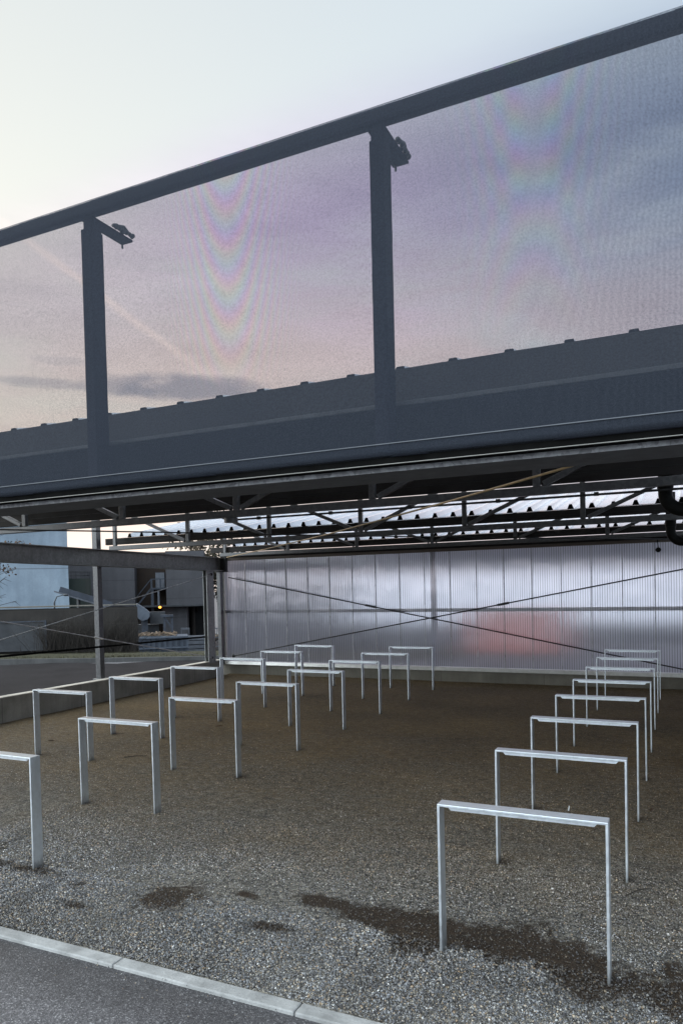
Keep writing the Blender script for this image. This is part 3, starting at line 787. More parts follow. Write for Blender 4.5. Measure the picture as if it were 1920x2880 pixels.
rod('bracing_rod', [(.55, 13.67, 2.215), (-9.15, 13.67, .445)], .012, M['rod'], 'black bracing rod rising to the right in front of the back wall', 'bracing rod', (.36, .385, M['rod']), 'bracing rods')
rod('roof_bracing_rod', [(-9.25, 13.65, 2.669), (-6.6, 10.9, 2.638), (-4.08, 8.27, 2.624), (-1.79, 5.88, 2.645), (-.724, 4.77, 2.667), (.3, 3.72, 2.70)], .0085, M['rod_tan'], 'tan sagging roof bracing rod running diagonally to the back left corner', 'bracing rod', None, 'bracing rods')
rod('roof_bracing_rod', [(-9.2, 3.6, 2.735), (-6.35, 6.57, 2.69), (-4.0, 9.01, 2.643), (-1.74, 11.37, 2.619), (.3, 13.5, 2.60)], .0085, M['rod'], 'dark roof bracing rod crossing almost level under the trusses', 'bracing rod', None, 'bracing rods')
cd = thing('conduit', 'thin black conduit clipped below the front truss', 'conduit', (-2, 7.0, 2.74))
obj('tube', MB().tube([(-4.6, 7.0, 2.752), (-2, 7.0, 2.749), (.6, 7.0, 2.746)], .011, n=8), M['rod'], cd)
for x in (-4.3, -3.4, -2.5, -1.6, -.7):
    obj('clip', MB().box(x - .02, x + .02, 6.985, 7.015, 2.735, 2.77), M['rod'], cd)
tag(obj('junction_box', MB().tube([(-4.47, 6.70, 2.741), (-4.47, 6.70, 2.690)], .075, n=20), M['galv_dark']), 'small round junction box under the middle of the front truss', 'junction box')
def pipe(x, y, r, ztop, zc, label):
    t = thing('drain_pipe', label, 'drain pipe', (x, y, zc), 'black drain pipes')
    pts = [(x, y, ztop), (x, y, zc + .17)]
    R = .15
    for a in range(0, 91, 15):
        th = math.radians(a); pts.append((x + R * (1 - math.cos(th)), y, zc + .02 + R * (1 - math.sin(th)) - .02 + 0))
    pts.append((x + .62, y, zc))
    obj('pipe', MB().tube(pts, r, n=20), M['pipe'], t)
    obj('collar', MB().tube([(x, y, zc + .20), (x, y, zc + .29)], r * 1.14, n=20), M['pipe'], t)
    obj('collar', MB().tube([(x + .20, y, zc), (x + .29, y, zc)], r * 1.14, n=20), M['pipe'], t)
    return t
pipe(-.127, 7.1, .060, 3.25, 2.572, 'black drain pipe elbow hanging by the front truss, the larger one')
pipe(-.128, 10.5, .060, 3.10, 2.445, 'smaller black drain pipe elbow hanging by the middle truss')
pl = thing('pendant_lamp', 'small black ball lamp hanging on a cord before the back wall', 'lamp', (-.37, 13.6, 2.46))
obj('cord', MB().tube([(-.377, 13.6, 2.655), (-.372, 13.6, 2.58), (-.365, 13.6, 2.50)], .008, n=8), M['pipe'], pl)
obj('globe', MB().ball((-.364, 13.6, 2.462), .046, 18, 12, .92), M['pipe'], pl)

# ------------------------------------------------------------------ beyond the left side
def along(d, az):   # point at distance d in compass direction az (x/y ratio given as angle from +Y to -X)
    return (-d * math.sin(az), d * math.cos(az))

# road kerb and verge
def strip(pts, z0, z1, w):
    m = MB()
    for (a, b) in zip(pts[:-1], pts[1:]):
        d = Vector((b[0] - a[0], b[1] - a[1], 0)).normalized(); nrm = Vector((-d.y, d.x, 0)) * w
        A, B = Vector((a[0], a[1], 0)), Vector((b[0], b[1], 0))
        q = [A, B, B + nrm, A + nrm]
        vs = [(p.x, p.y, z0) for p in q] + [(p.x, p.y, z1) for p in q]
        m.add(vs, [(0, 3, 2, 1), (4, 5, 6, 7), (0, 1, 5, 4), (1, 2, 6, 5), (2, 3, 7, 6), (3, 0, 4, 7)])
    return m
kl = [(-26, 11.2), (-17.6, 14.45), (-15.0, 15.30), (-14.0, 15.70), (-11.9, 16.56), (-9.5, 17.6), (-5, 19.6)]
rk = obj('road_kerb', strip(kl, -.1, .10, .14), M['stone_kerb']); rk['kind'] = 'structure'
g = MB(); inner = [(x - .05, y + .13) for x, y in kl]
outer = [(x - .55, y + 1.55) for x, y in kl]
nseg = len(inner)
vs = []
for (a, b) in zip(inner, outer):
    for t in np.linspace(0, 1, 6):
        vs.append((a[0] + (b[0] - a[0]) * t, a[1] + (b[1] - a[1]) * t, .085 + .05 * math.sin(t * 3.1) + rng.uniform(-.01, .02)))
g.add(vs, [(j * 6 + i, j * 6 + i + 1, (j + 1) * 6 + i + 1, (j + 1) * 6 + i) for j in range(nseg - 1) for i in range(5)], True)
o = obj('verge', g, M['grass']); o['kind'] = 'structure'
gb = MB()
for k_ in range(4200):
    j = rng.integers(1, nseg - 2); u, t = rng.uniform(0, 1), rng.uniform(0, 1)
    a = (inner[j][0] * (1 - u) + inner[j + 1][0] * u, inner[j][1] * (1 - u) + inner[j + 1][1] * u)
    b = (outer[j][0] * (1 - u) + outer[j + 1][0] * u, outer[j][1] * (1 - u) + outer[j + 1][1] * u)
    x, y = a[0] + (b[0] - a[0]) * t, a[1] + (b[1] - a[1]) * t
    hgt = rng.uniform(.02, .07); ww = .012; ang = rng.uniform(0, 6.28)
    gb.add([(x - ww * math.cos(ang), y - ww * math.sin(ang), .07), (x + ww * math.cos(ang), y + ww * math.sin(ang), .07), (x + rng.uniform(-.05, .05), y + rng.uniform(-.05, .05), .10 + hgt)], [(0, 1, 2)])
tag(obj('grass', gb, M['grass_blade']), 'rough grass on the narrow verge across the road', 'grass', kind='stuff')

# old concrete wall with cap, gate leaf and bare hedge before it
A, B = Vector((-24.6, 12.3, 0)), Vector((-16.40, 18.88, 0))
dW = (B - A).normalized(); nW = Vector((-dW.y, dW.x, 0))
def wall_quad(mb, s0, s1, off, th, z0, z1, zt1=None):
    p, q = A + dW * s0 + nW * off, A + dW * s1 + nW * off
    r = [p, q, q + nW * th, p + nW * th]
    zt1 = z1 if zt1 is None else zt1
    vs = [(v.x, v.y, z0) for v in r] + [(r[0].x, r[0].y, z1), (r[1].x, r[1].y, zt1), (r[2].x, r[2].y, zt1), (r[3].x, r[3].y, z1)]
    return mb.add(vs, [(0, 3, 2, 1), (4, 5, 6, 7), (0, 1, 5, 4), (1, 2, 6, 5), (2, 3, 7, 6), (3, 0, 4, 7)])
LW = (B - A).length
ow = thing('boundary_wall', 'dark weathered concrete boundary wall across the road', 'wall', (A.x, A.y, 0))
obj('wall', wall_quad(MB(), 0, LW, 0, .25, -.3, 1.50, 1.44), M['wall_old'], ow)
obj('wall_top', wall_quad(MB(), -.02, LW + .02, -.06, .37, 1.502, 1.585, 1.525), M['wall_cap'], ow)
gt = thing('sheet_gate', 'dark two-leaf sheet metal gate in front of the weathered wall', 'gate', (A.x + dW.x * 5, A.y + dW.y * 5, 0))
for s in (4.6, 6.15):
    lf = obj('leaf', wall_quad(MB(), s, s + 1.5, -.16, .04, .12, 1.02), M['machine'], gt)
fr = MB()
for s in (4.55, 6.1, 7.65): wall_quad(fr, s, s + .05, -.2, .05, -.05, 1.10)
wall_quad(fr, 4.6, 7.65, -.2, .05, 1.04, 1.08)
obj('frame', fr, M['steel_blue'], gt)
obj('notice', wall_quad(MB(), 4.85, 5.03, -.172, .01, .70, .84), M['white_paint'], gt)
def twig_mass(mb, cx, cy, h, rx, n_, r0=.008):
    for q in range(n_):
        x, y = cx + rng.normal() * rx * .4, cy + rng.normal() * rx * .4
        p = [(x, y, 0)]; dx, dy = rng.normal() * .10, rng.normal() * .10; hh = h * rng.uniform(.55, 1.05)
        for k_ in range(1, 4): p.append((x + dx * k_ + rng.normal() * .03, y + dy * k_ + rng.normal() * .03, hh * k_ / 3))
        mb.tube(p, [r0, r0 * .8, r0 * .6, r0 * .25], n=4, caps=False)
        for f in range(3):
            b = Vector(p[1]).lerp(Vector(p[3]), rng.uniform(0, .9)); e = b + Vector((rng.normal() * .14, rng.normal() * .14, rng.uniform(.12, .3)))
            mb.tube([b, e], [r0 * .5, r0 * .2], n=3, caps=False)
for q, s in enumerate((7.75, 8.25, 8.8, 9.3, 9.8, 10.2)):
    p = A + dW * s - nW * .55
    t = MB(); twig_mass(t, p.x, p.y, 1.22 + .1 * math.sin(q * 2.1), .55, 60)
    where = ['beside the dark gate', 'second to the right of the gate', 'third to the right of the gate', 'fourth to the right of the gate', 'fifth to the right of the gate', 'at the right end of the wall'][q]
    tag(obj('bare_shrub', t, M['bark']), f'bare brown twiggy shrub before the weathered wall, {where}', 'shrub', 'bare shrubs along the boundary wall')

# pale blue hall
bl = thing('blue_hall', 'large pale blue clad hall rising behind the boundary wall', 'building', (-30, 22, -.9))
D0 = Vector((-25.1, 24.4, 0)); D1 = Vector((-34.5, 16.0, 0)); nB = Vector((-.80, .60, 0))
def prism_building(mb, a, b, nrm, depth, z0, z1):
    q = [a, b, b + nrm * depth, a + nrm * depth]
    vs = [(v.x, v.y, z0) for v in q] + [(v.x, v.y, z1) for v in q]
    return mb.add(vs, [(0, 3, 2, 1), (4, 5, 6, 7), (0, 1, 5, 4), (1, 2, 6, 5), (2, 3, 7, 6), (3, 0, 4, 7)])
obj('wall', prism_building(MB(), D0, D1, nB, 9, -1.5, 5.6), M['blue_wall'], bl)
obj('roof', prism_building(MB(), D0 + Vector((.1, -.1, 0)), D1 + Vector((-.1, .1, 0)), nB, 9.2, 5.602, 5.75), M['machine'], bl)
sl = thing('street_lamp', 'small dark street lamp arm against the pale blue hall', 'street lamp', (-20.6, 19.25, 0))
obj('pole', MB().tube([(-20.46, 19.15, 0), (-20.44, 19.17, 1.62)], .03, n=8), M['machine'], sl)
obj('arm', MB().tube([(-20.44, 19.17, 1.62), (-20.36, 19.22, 1.82), (-20.22, 19.36, 1.87)], .02, n=8), M['machine'], sl)
obj('lamp_head', MB().ball((-20.15, 19.43, 1.875), .10, 10, 6, .45), M['machine'], sl)

# grey panel building with brown recess, stairs and lit lamp
def cam_pt(d, nx_):   # a point on the bearing whose tangent is nx_, at distance d
    a = math.atan(nx_); return Vector((d * math.sin(a), d * math.cos(a), 0))
bear = lambda p: p[0] / p[1]
bx = lambda X, Y, d: cam_pt(d, X / Y)
DG = 45.
gL = bx(-29.0, 27.6, 45.5); gR = bx(-11.74, 16.19, 44.5)
eG = (gR - gL).normalized(); nG = Vector((-eG.y, eG.x, 0))
def at_bear(t, off=0.):
    """point where the bearing with tangent t (x/y) meets the facade line, moved off metres inwards"""
    # gL + eG*s : (x)/(y) = t
    s = (t * gL.y - gL.x) / (eG.x - t * eG.y)
    return gL + eG * s + nG * off
def facade_box(mb, t0, t1, z0, z1, o0, o1):
    a, b = at_bear(t0), at_bear(t1)
    q = [a + nG * o0, b + nG * o0, b + nG * o1, a + nG * o1]
    vs = [(v.x, v.y, z0) for v in q] + [(v.x, v.y, z1) for v in q]
    return mb.add(vs, [(0, 3, 2, 1), (4, 5, 6, 7), (0, 1, 5, 4), (1, 2, 6, 5), (2, 3, 7, 6), (3, 0, 4, 7)])
tB0, tB1, tE = -13.15 / 15.07, -12.53 / 15.59, -11.72 / 16.21
gbld = thing('grey_building', 'grey concrete-panel works building with dark brown stair recess', 'building', (gR.x, gR.y, -1.8))
obj('wall', facade_box(MB(), -29.0 / 27.6, tB0, 1.06, 4.30, 0, 8), M['grey_wall'], gbld)
obj('wall', facade_box(MB(), tB1, tE, 1.06, 4.30, 0, 8), M['grey_wall'], gbld)
obj('recess', facade_box(MB(), tB0, tB1, -2, 4.30, 1.2, 8), M['brown'], gbld)
obj('canopy_edge', facade_box(MB(), tB1 - .09, tE, .97, 1.06, -.3, 8), M['machine'], gbld)
obj('base_wall', facade_box(MB(), tB1 - .01, tB1 + .042, -2, .96, .3, 8), M['grey_wall'], gbld)
obj('base_wall', facade_box(MB(), -29.0 / 27.6, tB0, -2, 1.055, .1, 8), M['grey_wall'], gbld)
obj('dark_bay', facade_box(MB(), tB1 + .042, tE, -2, .96, 2.5, 8), M['dark_open'], gbld)
obj('pillar', facade_box(MB(), tB1 + .077, tB1 + .086, -2, .96, .3, .8), M['grey_wall'], gbld)
stp = MB()
tm = (tB0 + tB1) / 2
facade_box(stp, tm, tB1, 2.02, 2.12, .2, 1.2)
facade_box(stp, tm, tm + .004, 2.12, 2.65, .2, .25); facade_box(stp, tm + .02, tm + .023, 2.12, 2.65, .2, .25); facade_box(stp, tm, tB1, 2.62, 2.67, .2, .25)
facade_box(stp, tm, tm + .006, -2, 2.02, .25, .35)
a_, b_ = at_bear(tB0 + .004, .3), at_bear(tm, .3)
for dz in (0, .55):
    stp.bar((a_.x, a_.y, 1.1 + dz), (b_.x, b_.y, 2.07 + dz), .05, .09 if dz == 0 else .05)
obj('stair', stp, M['steel_blue'], gbld)
obj('door', facade_box(MB(), tB1 - .026, tB1 - .006, 2.13, 3.05, 1.0, 1.19), M['conveyor'], gbld)
obj('lamp_post', facade_box(MB(), tB1 - .019, tB1 - .015, 1.06, 1.9, .0, .1), M['conveyor'], gbld)
lp = at_bear(tB1 - .0135, -.35)
ll = thing('wall_lamp', 'glowing orange lamp on the grey building', 'lamp', (lp.x, lp.y, .93))
obj('bulb', MB().ball((lp.x, lp.y, .955), .085, 12, 8, .75), M['lamp'], ll)
obj('bracket', MB().box(lp.x - .12, lp.x + .12, lp.y, lp.y + .35, 1.055, 1.09), M['machine'], ll)

# green tank with railing and conveyor behind the wall
tk = bx(-1.016, 1., 40.)
tnk = thing('green_tank', 'dark green round tank with a railing on top beside the blue hall', 'tank', (tk.x, tk.y, -1))
obj('shell', MB().tube([(tk.x, tk.y, -1.6), (tk.x, tk.y, 2.66)], .85, n=28), M['green_tank'], tnk)
rl = MB()
for k_ in range(10):
    a = 2 * math.pi * k_ / 10; px, py = tk.x + .8 * math.cos(a), tk.y + .8 * math.sin(a)
    rl.tube([(px, py, 2.66), (px, py, 3.02)], .016, n=5)
for zz in (2.84, 3.02):
    rl.tube([(tk.x + .8 * math.cos(2 * math.pi * k_ / 20), tk.y + .8 * math.sin(2 * math.pi * k_ / 20), zz) for k_ in range(21)], .016, n=5, caps=False)
obj('railing', rl, M['machine'], tnk)
c0, c1 = bx(-22.5, 21.4, 31), bx(-21.07, 22.74, 31)
cv = thing('conveyor', 'sloping pale grey conveyor chute below the green tank', 'conveyor', (c1.x, c1.y, 0))
cm = MB(); cm.bar((c0.x, c0.y, 2.10), (c1.x, c1.y, 1.42), .5, .22)
obj('trough', cm, M['steel_blue'], cv)
obj('side_rail', MB().bar((c0.x, c0.y - .3, 2.02), (c1.x, c1.y - .3, 1.34), .04, .06), M['conveyor'], cv)
sp_ = MB()
for k_ in (.35, .75):
    p = c0.lerp(c1, k_); sp_.box(p.x - .05, p.x + .05, p.y - .05, p.y + .05, -1.2, 2.0 - .68 * k_)
obj('support', sp_, M['machine'], cv)

# crusher machine: hood, feed box, frame
def mp(xr, d):   # r8 crop column -> bearing tangent, baked numbers
    return cam_pt(d, xr)
th0, th1 = -17.08 / 19.6, -16.73 / 19.9
hd = thing('crusher', 'blue-grey crushing machine with a rounded feed hood on steel legs', 'machine', (*(cam_pt(33, -.84).xy), -1))
pts2 = [(-17.07 / 19.61, 1.42), (-16.89 / 19.76, 1.22), (-16.80 / 19.83, 1.10), (-16.73 / 19.9, .98), (-16.735 / 19.89, .80), (-16.80 / 19.85, .68), (-16.92 / 19.74, .62), (-17.0 / 19.66, .70), (-17.08 / 19.6, .84)]
m = MB(); a = [cam_pt(33, t) for t, z in pts2]; back = Vector((-.5, .62, 0))
vs = [(p.x, p.y, z) for p, (t, z) in zip(a, pts2)] + [(p.x + back.x, p.y + back.y, z) for p, (t, z) in zip(a, pts2)]
n_ = len(pts2)
m.add(vs, [tuple(range(n_)), tuple(reversed(range(n_, 2 * n_)))] + [(i, (i + 1) % n_, n_ + (i + 1) % n_, n_ + i) for i in range(n_)])
obj('hood', m, M['skip'], hd, bevel=.02)
def mbox(mb, t0, t1, z0, z1, d, dep=.4):
    p, q = cam_pt(d, t0), cam_pt(d, t1); bk = (p + q).normalized() * dep
    r = [p, q, q + bk, p + bk]
    vs = [(v.x, v.y, z0) for v in r] + [(v.x, v.y, z1) for v in r]
    return mb.add(vs, [(0, 3, 2, 1), (4, 5, 6, 7), (0, 1, 5, 4), (1, 2, 6, 5), (2, 3, 7, 6), (3, 0, 4, 7)])
obj('feed_box', mbox(MB(), -16.73 / 19.9, -16.33 / 20.22, .45, 1.0, 33.6), M['machine'], hd)
obj('body', mbox(MB(), -17.05 / 19.62, -16.5 / 20.08, -1.2, .42, 34, .8), M['machine'], hd)
obj('chute', mbox(MB(), -16.95 / 19.7, -16.78 / 19.84, -1.2, .7, 33.4, .3), M['steel_blue'], hd)
obj('panel', mbox(MB(), -16.62 / 20.0, -16.52 / 20.07, -.35, .05, 33.9, .1), M['white_paint'], hd)
fr = thing('steel_frame', 'blue-grey steel portal frame standing beside the skip', 'frame', (*(cam_pt(32.5, -.80).xy), -1))
obj('post', mbox(MB(), -16.39 / 20.19, -16.33 / 20.23, -1.2, .80, 32.4, .12), M['steel_blue'], fr)
obj('post', mbox(MB(), -16.19 / 20.35, -16.135 / 20.40, -1.2, .86, 32.4, .12), M['steel_blue'], fr)
obj('beam', mbox(MB(), -16.45 / 20.13, -16.13 / 20.40, .80, .90, 32.3, .2), M['steel_blue'], fr)
p, q = cam_pt(32.45, -16.36 / 20.21), cam_pt(32.45, -16.17 / 20.37)
obj('brace', MB().bar((p.x, p.y, .80), (q.x, q.y, .30), .07, .07), M['steel_blue'], fr)
# skip with timber
sk = thing('skip_container', 'blue-grey ribbed steel skip heaped with offcuts', 'skip', (*(cam_pt(31.5, -.80).xy), -.8))
t0, t1 = -17.05 / 19.66, -15.73 / 20.70
obj('body', mbox(MB(), t0, t1, -.92, .0, 31.5, 1.4), M['skip'], sk)
for k_ in range(9):
    t = t0 + (t1 - t0) * (k_ + .03) / 9
    obj('rib', mbox(MB(), t, t + .004, -.92, .0, 31.42, .075), M['steel_blue'], sk)
for zz in (-.06, -.5):
    obj('band', mbox(MB(), t0, t1, zz, zz + .06, 31.38, .035), M['skip'], sk)
tm_ = MB()
for k_ in range(34):
    t = t0 + (t1 - t0) * rng.uniform(.03, .8); p = cam_pt(31.5 + rng.uniform(.2, 1.2), t); ang = rng.uniform(0, 3.14); L = rng.uniform(.15, .4)
    tm_.bar((p.x - L * math.cos(ang), p.y - L * math.sin(ang), .0 + rng.uniform(0, .1)), (p.x + L * math.cos(ang), p.y + L * math.sin(ang), .03 + rng.uniform(0, .14)), .06, .04)
tag(obj('timber_offcuts', tm_, M['timber']), 'pale timber offcuts heaped in the blue-grey skip', 'timber', kind='stuff')
# things in the yard under the grey building
wb = thing('white_cabinet', 'pale cabinet standing against the grey building', 'cabinet', (*(cam_pt(42, -.762).xy), -1.6))
obj('body', mbox(MB(), -.775, -.757, -1.65, -.22, 42, .5), M['conveyor'], wb); obj('door', mbox(MB(), -.773, -.759, -1.5, -.3, 41.95, .04), M['grey_wall'], wb)
pb = thing('stacked_pallets', 'pale grey stack of boards in the far yard', 'boards', (*(cam_pt(38, -.74).xy), -1.3))
for k_ in range(4): obj('board', mbox(MB(), -.772 + .004 * k_, -.723, -1.3 + k_ * .22, -1.12 + k_ * .22, 38, 1.0), M['conveyor'], pb)
cg = thing('wire_cage', 'grey wire cage trolley in the far yard by the corner column', 'cage', (*(cam_pt(40, -.705).xy), -1.4))
m = MB()
for k_ in range(6):
    t = -.722 + k_ * .0068
    mbox(m, t, t + .0012, -1.45, -.2, 40, .04)
for zz in (-.2, -.7, -1.2): mbox(m, -.722, -.687, zz, zz + .05, 39.95, .04)
obj('cage', m, M['conveyor'], cg)
sks = MB()
for k_ in range(9):
    p = cam_pt(40.6 + rng.uniform(0, .6), rng.uniform(-.718, -.690)); sks.ball((p.x, p.y, -1.2 + rng.uniform(0, .9)), rng.uniform(.14, .24), 8, 6, .7)
obj('sacks', sks, M['timber'], cg)
obj('white_sack', MB().ball((cam_pt(39.9, -.692).x, cam_pt(39.9, -.692).y, -.45), .2, 8, 6, .8), M['white_paint'], cg)

# trees
def crown(mb, cx, cy, cz, rx, rz, n_, s, seed):
    r = np.random.default_rng(seed)
    cl = r.normal(size=(26, 3)); cl /= np.linalg.norm(cl, axis=1)[:, None]; cl *= r.uniform(.35, 1., (26, 1))
    for k_ in range(n_):
        c = cl[r.integers(26)] + r.normal(size=3) * .17
        p = Vector((cx + c[0] * rx, cy + c[1] * rx, cz + c[2] * rz))
        u = Vector(r.normal(size=3)).normalized(); v = u.cross(Vector(r.normal(size=3))).normalized()
        ss = s * r.uniform(.5, 1.3)
        mb.add([p - u * ss, p + v * ss * .5, p + u * ss, p - v * ss * .5], [(0, 1, 2, 3)])
def tree(x, y, z0, h, rx, label, material, seed, group, n_=1500, s=.16):
    t = thing('tree', label, 'tree', (x, y, z0), group)
    r = np.random.default_rng(seed)
    tr = MB(); tr.tube([(x, y, z0), (x + .05, y, z0 + h * .35), (x, y + .1, z0 + h * .7), (x, y, z0 + h * .95)], [.02 * h, .016 * h, .009 * h, .003 * h], n=8)
    for k_ in range(16):
        a = r.uniform(0, 6.28); zz = z0 + h * r.uniform(.35, .85); L = rx * r.uniform(.5, 1.0)
        tr.tube([(x, y, zz), (x + L * .5 * math.cos(a), y + L * .5 * math.sin(a), zz + L * .3), (x + L * math.cos(a), y + L * math.sin(a), zz + L * .75)], [.006 * h, .004 * h, .0015 * h], n=5)
    obj('trunk', tr, M['bark'], t)
    cr = MB(); crown(cr, x, y, z0 + h * .68, rx, h * .34, n_, s, seed + 1)
    obj('crown', cr, material, t)
p = cam_pt(47, -27.0 / 36.0); tree(p.x, p.y, -2, 8.6, 1.9, 'brown-leaved tree above the left side beam, left of the corner', M['leaf'], 3, 'far trees behind the works')
p = cam_pt(50, -25.4 / 37.1); tree(p.x, p.y, -2, 9.0, 1.5, 'dark tree peeping out right above the corner column', M['pine'], 9, 'far trees behind the works')
# near bare tree just left of the frame whose twigs reach in
nt_ = thing('bare_tree', 'leafless tree with brown twigs reaching in at the left edge', 'tree', (-13.6, 9.7, 0))
b = MB(); x, y = -13.6, 9.7
b.tube([(x, y, 0), (x + .05, y, 1.3), (x + .1, y, 2.6), (x + .15, y, 4.2)], [.10, .08, .06, .02], n=8)
r = np.random.default_rng(5)
tips = []
for (z0_, z1_, rx_) in ((2.3, 3.0, 1.25), (2.0, 2.5, 1.25), (1.2, 2.2, 1.25), (1.3, 1.9, 1.2), (2.6, 3.3, 1.1)):
    for k_ in range(5):
        e = Vector((x + rx_ + r.uniform(-.25, .12), y + .55 + r.uniform(-.5, .5), z1_ + r.uniform(-.12, .12)))
        s_ = Vector((x + .08, y, z0_ + r.uniform(-.15, .15))); mid = s_.lerp(e, .5) + Vector((0, 0, r.uniform(-.02, .12)))
        b.tube([s_, mid, e], [.018, .010, .003], n=5, caps=False)
        for f in range(5):
            q = mid.lerp(e, r.uniform(0, 1)); e2 = q + Vector((r.uniform(.02, .2), r.uniform(-.1, .1), r.uniform(-.12, .15)))
            b.tube([q, e2], [.005, .0018], n=4, caps=False)
            if z1_ > 2.4: tips += [q.lerp(e2, .6), e2]
obj('branches', b, M['bark'], nt_)
lv = MB()
for t in tips:
    for k_ in range(2):
        p = t + Vector(r.normal(size=3)) * .035; u = Vector(r.normal(size=3)).normalized(); v = u.cross(Vector(r.normal(size=3))).normalized(); ss = r.uniform(.02, .042)
        lv.add([p - u * ss, p + v * ss * .6, p + u * ss, p - v * ss * .6], [(0, 1, 2, 3)])
obj('leaves', lv, M['twig_leaf'], nt_)

# ------------------------------------------------------------------ behind the translucent wall (seen only as blurred patches)
rd = thing('red_container', 'red container showing as a blurred glow through the back wall', 'container', (-4.1, 22, 0))
obj('body', MB().box(-5.35, -2.85, 21.0, 23.2, .05, 1.12), M['red'], rd)
obj('rim', MB().box(-5.40, -2.80, 20.95, 23.25, 1.122, 1.18), M['red'], rd)
ph = thing('added_pale_hall', 'added pale facade brightening the right half of the back wall', 'building', (-3, 30, 0))  # made-up hall that gives the back wall its bright zone
obj('wall', MB().box(-12.6, 9, 30, 36, -1, 2.62), M['white_wall'], ph)
obj('base', MB().box(-12.6, 9, 29.9, 29.998, -1, .45), M['machine'], ph)
obj('reflection_band', MB().box(-12.9, 9.3, 29.6, 36.4, 2.622, 3.5), M['grey_wall'], ph)  # dark band standing for the canopy mirrored in the back wall
dh = thing('dark_shed', 'dark shed blurred behind the left half of the back wall', 'building', (-15, 28, 0))
obj('wall', MB().box(-17.3, -12.8, 28, 34, -1, 2.6), M['machine'], dh)
obj('roof', MB().box(-17.6, -12.95, 27.7, 34.3, 2.602, 3.3), M['machine'], dh)
# ------------------------------------------------------------------ sky, sun, camera
SUN_AZ = math.radians(-62)    # from +Y towards +X
SUN_EL = math.radians(5)
w = bpy.data.worlds.new('World'); S.world = w; w.use_nodes = True
nt = w.node_tree; nt.nodes.clear(); n = N(nt)
out = nt.nodes.new('ShaderNodeOutputWorld')
sky = n('ShaderNodeTexSky', sky_type='NISHITA', sun_disc=False, sun_elevation=SUN_EL, sun_rotation=SUN_AZ, air_density=1.0, dust_density=1.2, ozone_density=1.4)
tc = n('ShaderNodeTexCoord')
d = tc.outputs['Generated']
sp = n('ShaderNodeSeparateXYZ', {0: d})
el = sp.outputs[2]
# thin high cloud veil that evens the sky out, and streaky mauve cloud bands low over the horizon
hor = n('ShaderNodeVectorMath', {0: d, 1: (math.sin(SUN_AZ), math.cos(SUN_AZ), 0.)}, operation='DOT_PRODUCT').outputs[1]
toward = n.math('MULTIPLY_ADD', hor, .5, .5, clamp=True)
nish = n('ShaderNodeVectorMath', {0: sky.outputs[0], 3: .15}, operation='SCALE'); nish.inputs[3].default_value = .15
veil = n.mix(n.math('POWER', toward, 5.5), (.72, .86, 1.0), (1.13, 1.09, .93))
vk = n.math('MULTIPLY_ADD', el, -.36, 1.15)
veil = n.mix(1., veil, n('ShaderNodeCombineColor', {0: vk, 1: vk, 2: vk}).outputs[0], 'MULTIPLY')
behind = n('ShaderNodeVectorMath', {0: d, 1: (-.50, -.66, .56)}, operation='DOT_PRODUCT').outputs[1]
back_boost = n.math('MULTIPLY_ADD', n.smooth(behind, .30, .80), 3.3, 1.)
base = n.mix(.90, nish.outputs[0], veil)
bz = n('ShaderNodeCombineXYZ', {0: n.math('DIVIDE', sp.outputs[0], n.math('ADD', el, .35)), 1: n.math('DIVIDE', sp.outputs[1], n.math('ADD', el, .35)), 2: n.math('MULTIPLY', el, 5.)})
c1 = n('ShaderNodeTexNoise', {'Vector': bz.outputs[0], 'Scale': 1.6, 'Detail': 7., 'Roughness': .6, 'Distortion': .4})
slope = n.math('DIVIDE', el, n.math('MAXIMUM', sp.outputs[1], .05))
low = n.math('SUBTRACT', 1., n.smooth(slope, .56, .80))
mauve = n.mix(n.smooth(toward, .70, .90), (.26, .33, .50), (.78, .63, .90))
mauve = n.mix(n.smooth(toward, .86, .985), mauve, (1.10, .98, .96))
pk = n('ShaderNodeTexNoise', {'Vector': n('ShaderNodeMapping', {'Vector': d, 'Scale': (2.2, 2.2, 9.)}).outputs[0], 'Scale': 1.7, 'Detail': 5., 'Roughness': .6})
peach = n.math('MULTIPLY', n.math('SUBTRACT', 1., n.smooth(n.math('ADD', slope, n.math('MULTIPLY_ADD', pk.outputs[0], .24, -.12)), .30, .54)), .8)
mauve = n.mix(peach, mauve, n.mix(n.smooth(toward, .68, .95), (.70, .60, .66), (1.24, 1.00, .87)))
st_ = n.math('MULTIPLY_ADD', pk.outputs[0], .9, .55)
mauve = n.mix(1., mauve, n('ShaderNodeCombineColor', {0: st_, 1: st_, 2: n.math('MULTIPLY_ADD', pk.outputs[0], .75, .63)}).outputs[0], 'MULTIPLY')
band = n.math('MULTIPLY', n.smooth(c1.outputs[0], .18, .60), low)
col = n.mix(n.math('MULTIPLY', band, .92), base, mauve)
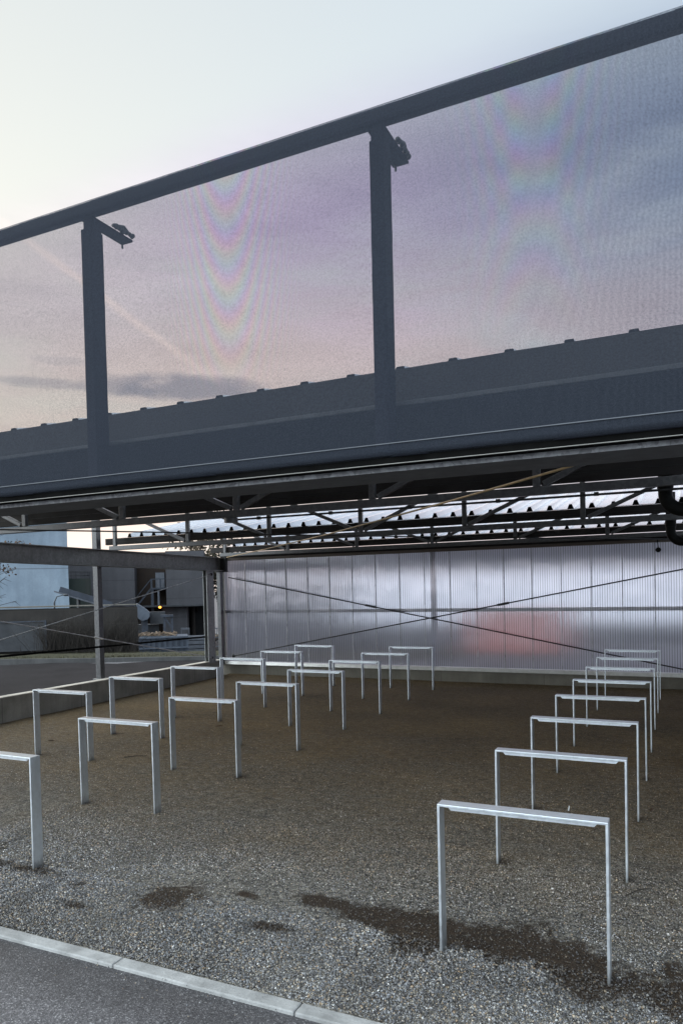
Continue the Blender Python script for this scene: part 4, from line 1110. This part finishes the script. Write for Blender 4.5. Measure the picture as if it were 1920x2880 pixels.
# one dark cloud bank low on the left
cn = n('ShaderNodeTexNoise', {'Vector': n('ShaderNodeMapping', {'Vector': d, 'Scale': (1., 1., 2.5)}).outputs[0], 'Scale': 16., 'Detail': 6., 'Roughness': .6})
def bank(c, hl, hv, amt):
    q = n('ShaderNodeVectorMath', {0: d, 1: c}, operation='SUBTRACT').outputs[0]
    qs = n('ShaderNodeSeparateXYZ', {0: q})
    al = n.math('ADD', n.math('MULTIPLY', qs.outputs[0], .77), n.math('MULTIPLY', qs.outputs[1], .639))
    e2 = n.math('ADD', n.math('POWER', n.math('DIVIDE', n.math('ABSOLUTE', al), hl), 2.), n.math('POWER', n.math('DIVIDE', n.math('ABSOLUTE', qs.outputs[2]), hv), 2.))
    e2 = n.math('ADD', e2, n.math('MULTIPLY_ADD', cn.outputs[0], 1.8, -.9))
    return n.math('MULTIPLY', n.math('SUBTRACT', 1., n.smooth(e2, .1, 1.2)), amt)
for c_, hl, hv, am in (((-.575, .775, .262), .105, .020, .70), ((-.64, .72, .262), .06, .014, .5), ((-.706, .657, .258), .060, .008, .40), ((-.69, .67, .285), .04, .006, .2)):
    col = n.mix(bank(c_, hl, hv, am), col, (.30, .33, .42))
# an old contrail crossing the low sky on the left
a_, b_ = Vector((-.678, .6122, .4069)), Vector((-.5602, .7784, .2834))
nrm_ = a_.cross(b_).normalized()
dd = n('ShaderNodeVectorMath', {0: d, 1: tuple(nrm_)}, operation='DOT_PRODUCT').outputs[1]
dd = n.math('ADD', dd, n.math('MULTIPLY_ADD', cn.outputs[0], .010, -.005))
tr_ = n.math('MULTIPLY', n.math('SUBTRACT', 1., n.smooth(n.math('ABSOLUTE', dd), .0005, .0075)), n.math('MULTIPLY', low, .36))
tr_ = n.math('MULTIPLY', tr_, n.smooth(el, .26, .31))
col = n.mix(n.math('MULTIPLY', tr_, n.smooth(sp.outputs[0], -.45, -.55)), col, (1.5, 1.22, 1.10))
bg = n('ShaderNodeBackground', {'Color': n.mix(1., col, n('ShaderNodeCombineColor', {0: back_boost, 1: n.math('MULTIPLY_ADD', back_boost, .94, .06), 2: n.math('MULTIPLY_ADD', back_boost, .84, .16)}).outputs[0], 'MULTIPLY'), 'Strength': 1.0})
n.link(bg.outputs[0], out.inputs[0])

sd = bpy.data.lights.new('sun', 'SUN'); sd.energy = .5; sd.angle = math.radians(18); sd.color = (1., .86, .70)
so = bpy.data.objects.new('sun', sd); C.objects.link(so)
sdir = Vector((math.sin(SUN_AZ) * math.cos(math.radians(9)), math.cos(SUN_AZ) * math.cos(math.radians(9)), math.sin(math.radians(9))))
so.rotation_euler = sdir.to_track_quat('Z', 'Y').to_euler()

cd_ = bpy.data.cameras.new('camera'); cam = bpy.data.objects.new('camera', cd_); C.objects.link(cam)
R = Vector((0.9047245, 0.42536218, -0.02325052)); U = Vector((0.01028582, 0.03275088, 0.99941062)); Fw = Vector((-0.42587296, 0.90443043, -0.02525532))
mw = Matrix(((R.x, U.x, -Fw.x, 0), (R.y, U.y, -Fw.y, 0), (R.z, U.z, -Fw.z, 1.96511), (0, 0, 0, 1)))
cam.matrix_world = mw
cd_.sensor_fit = 'HORIZONTAL'; cd_.sensor_width = 24.; cd_.lens = 2035.295 / 1920 * 24
cd_.shift_x = 0.; cd_.shift_y = 259.93 / 1920
cd_.clip_start = .05; cd_.clip_end = 5000
S.camera = cam
S.view_settings.view_transform = 'Standard'; S.view_settings.look = 'None'; S.view_settings.exposure = 0.; S.view_settings.gamma = 1.
S.render.engine = 'CYCLES'
S.cycles.max_bounces = 10; S.cycles.transparent_max_bounces = 16; S.cycles.transmission_bounces = 8
S.cycles.use_adaptive_sampling = False
S.cycles.use_denoising = True
try:
    S.cycles.denoiser = 'OPENIMAGEDENOISE'; S.cycles.denoising_input_passes = 'RGB_ALBEDO_NORMAL'; S.cycles.denoising_prefilter = 'ACCURATE'
except Exception:
    pass
S.render.film_transparent = False
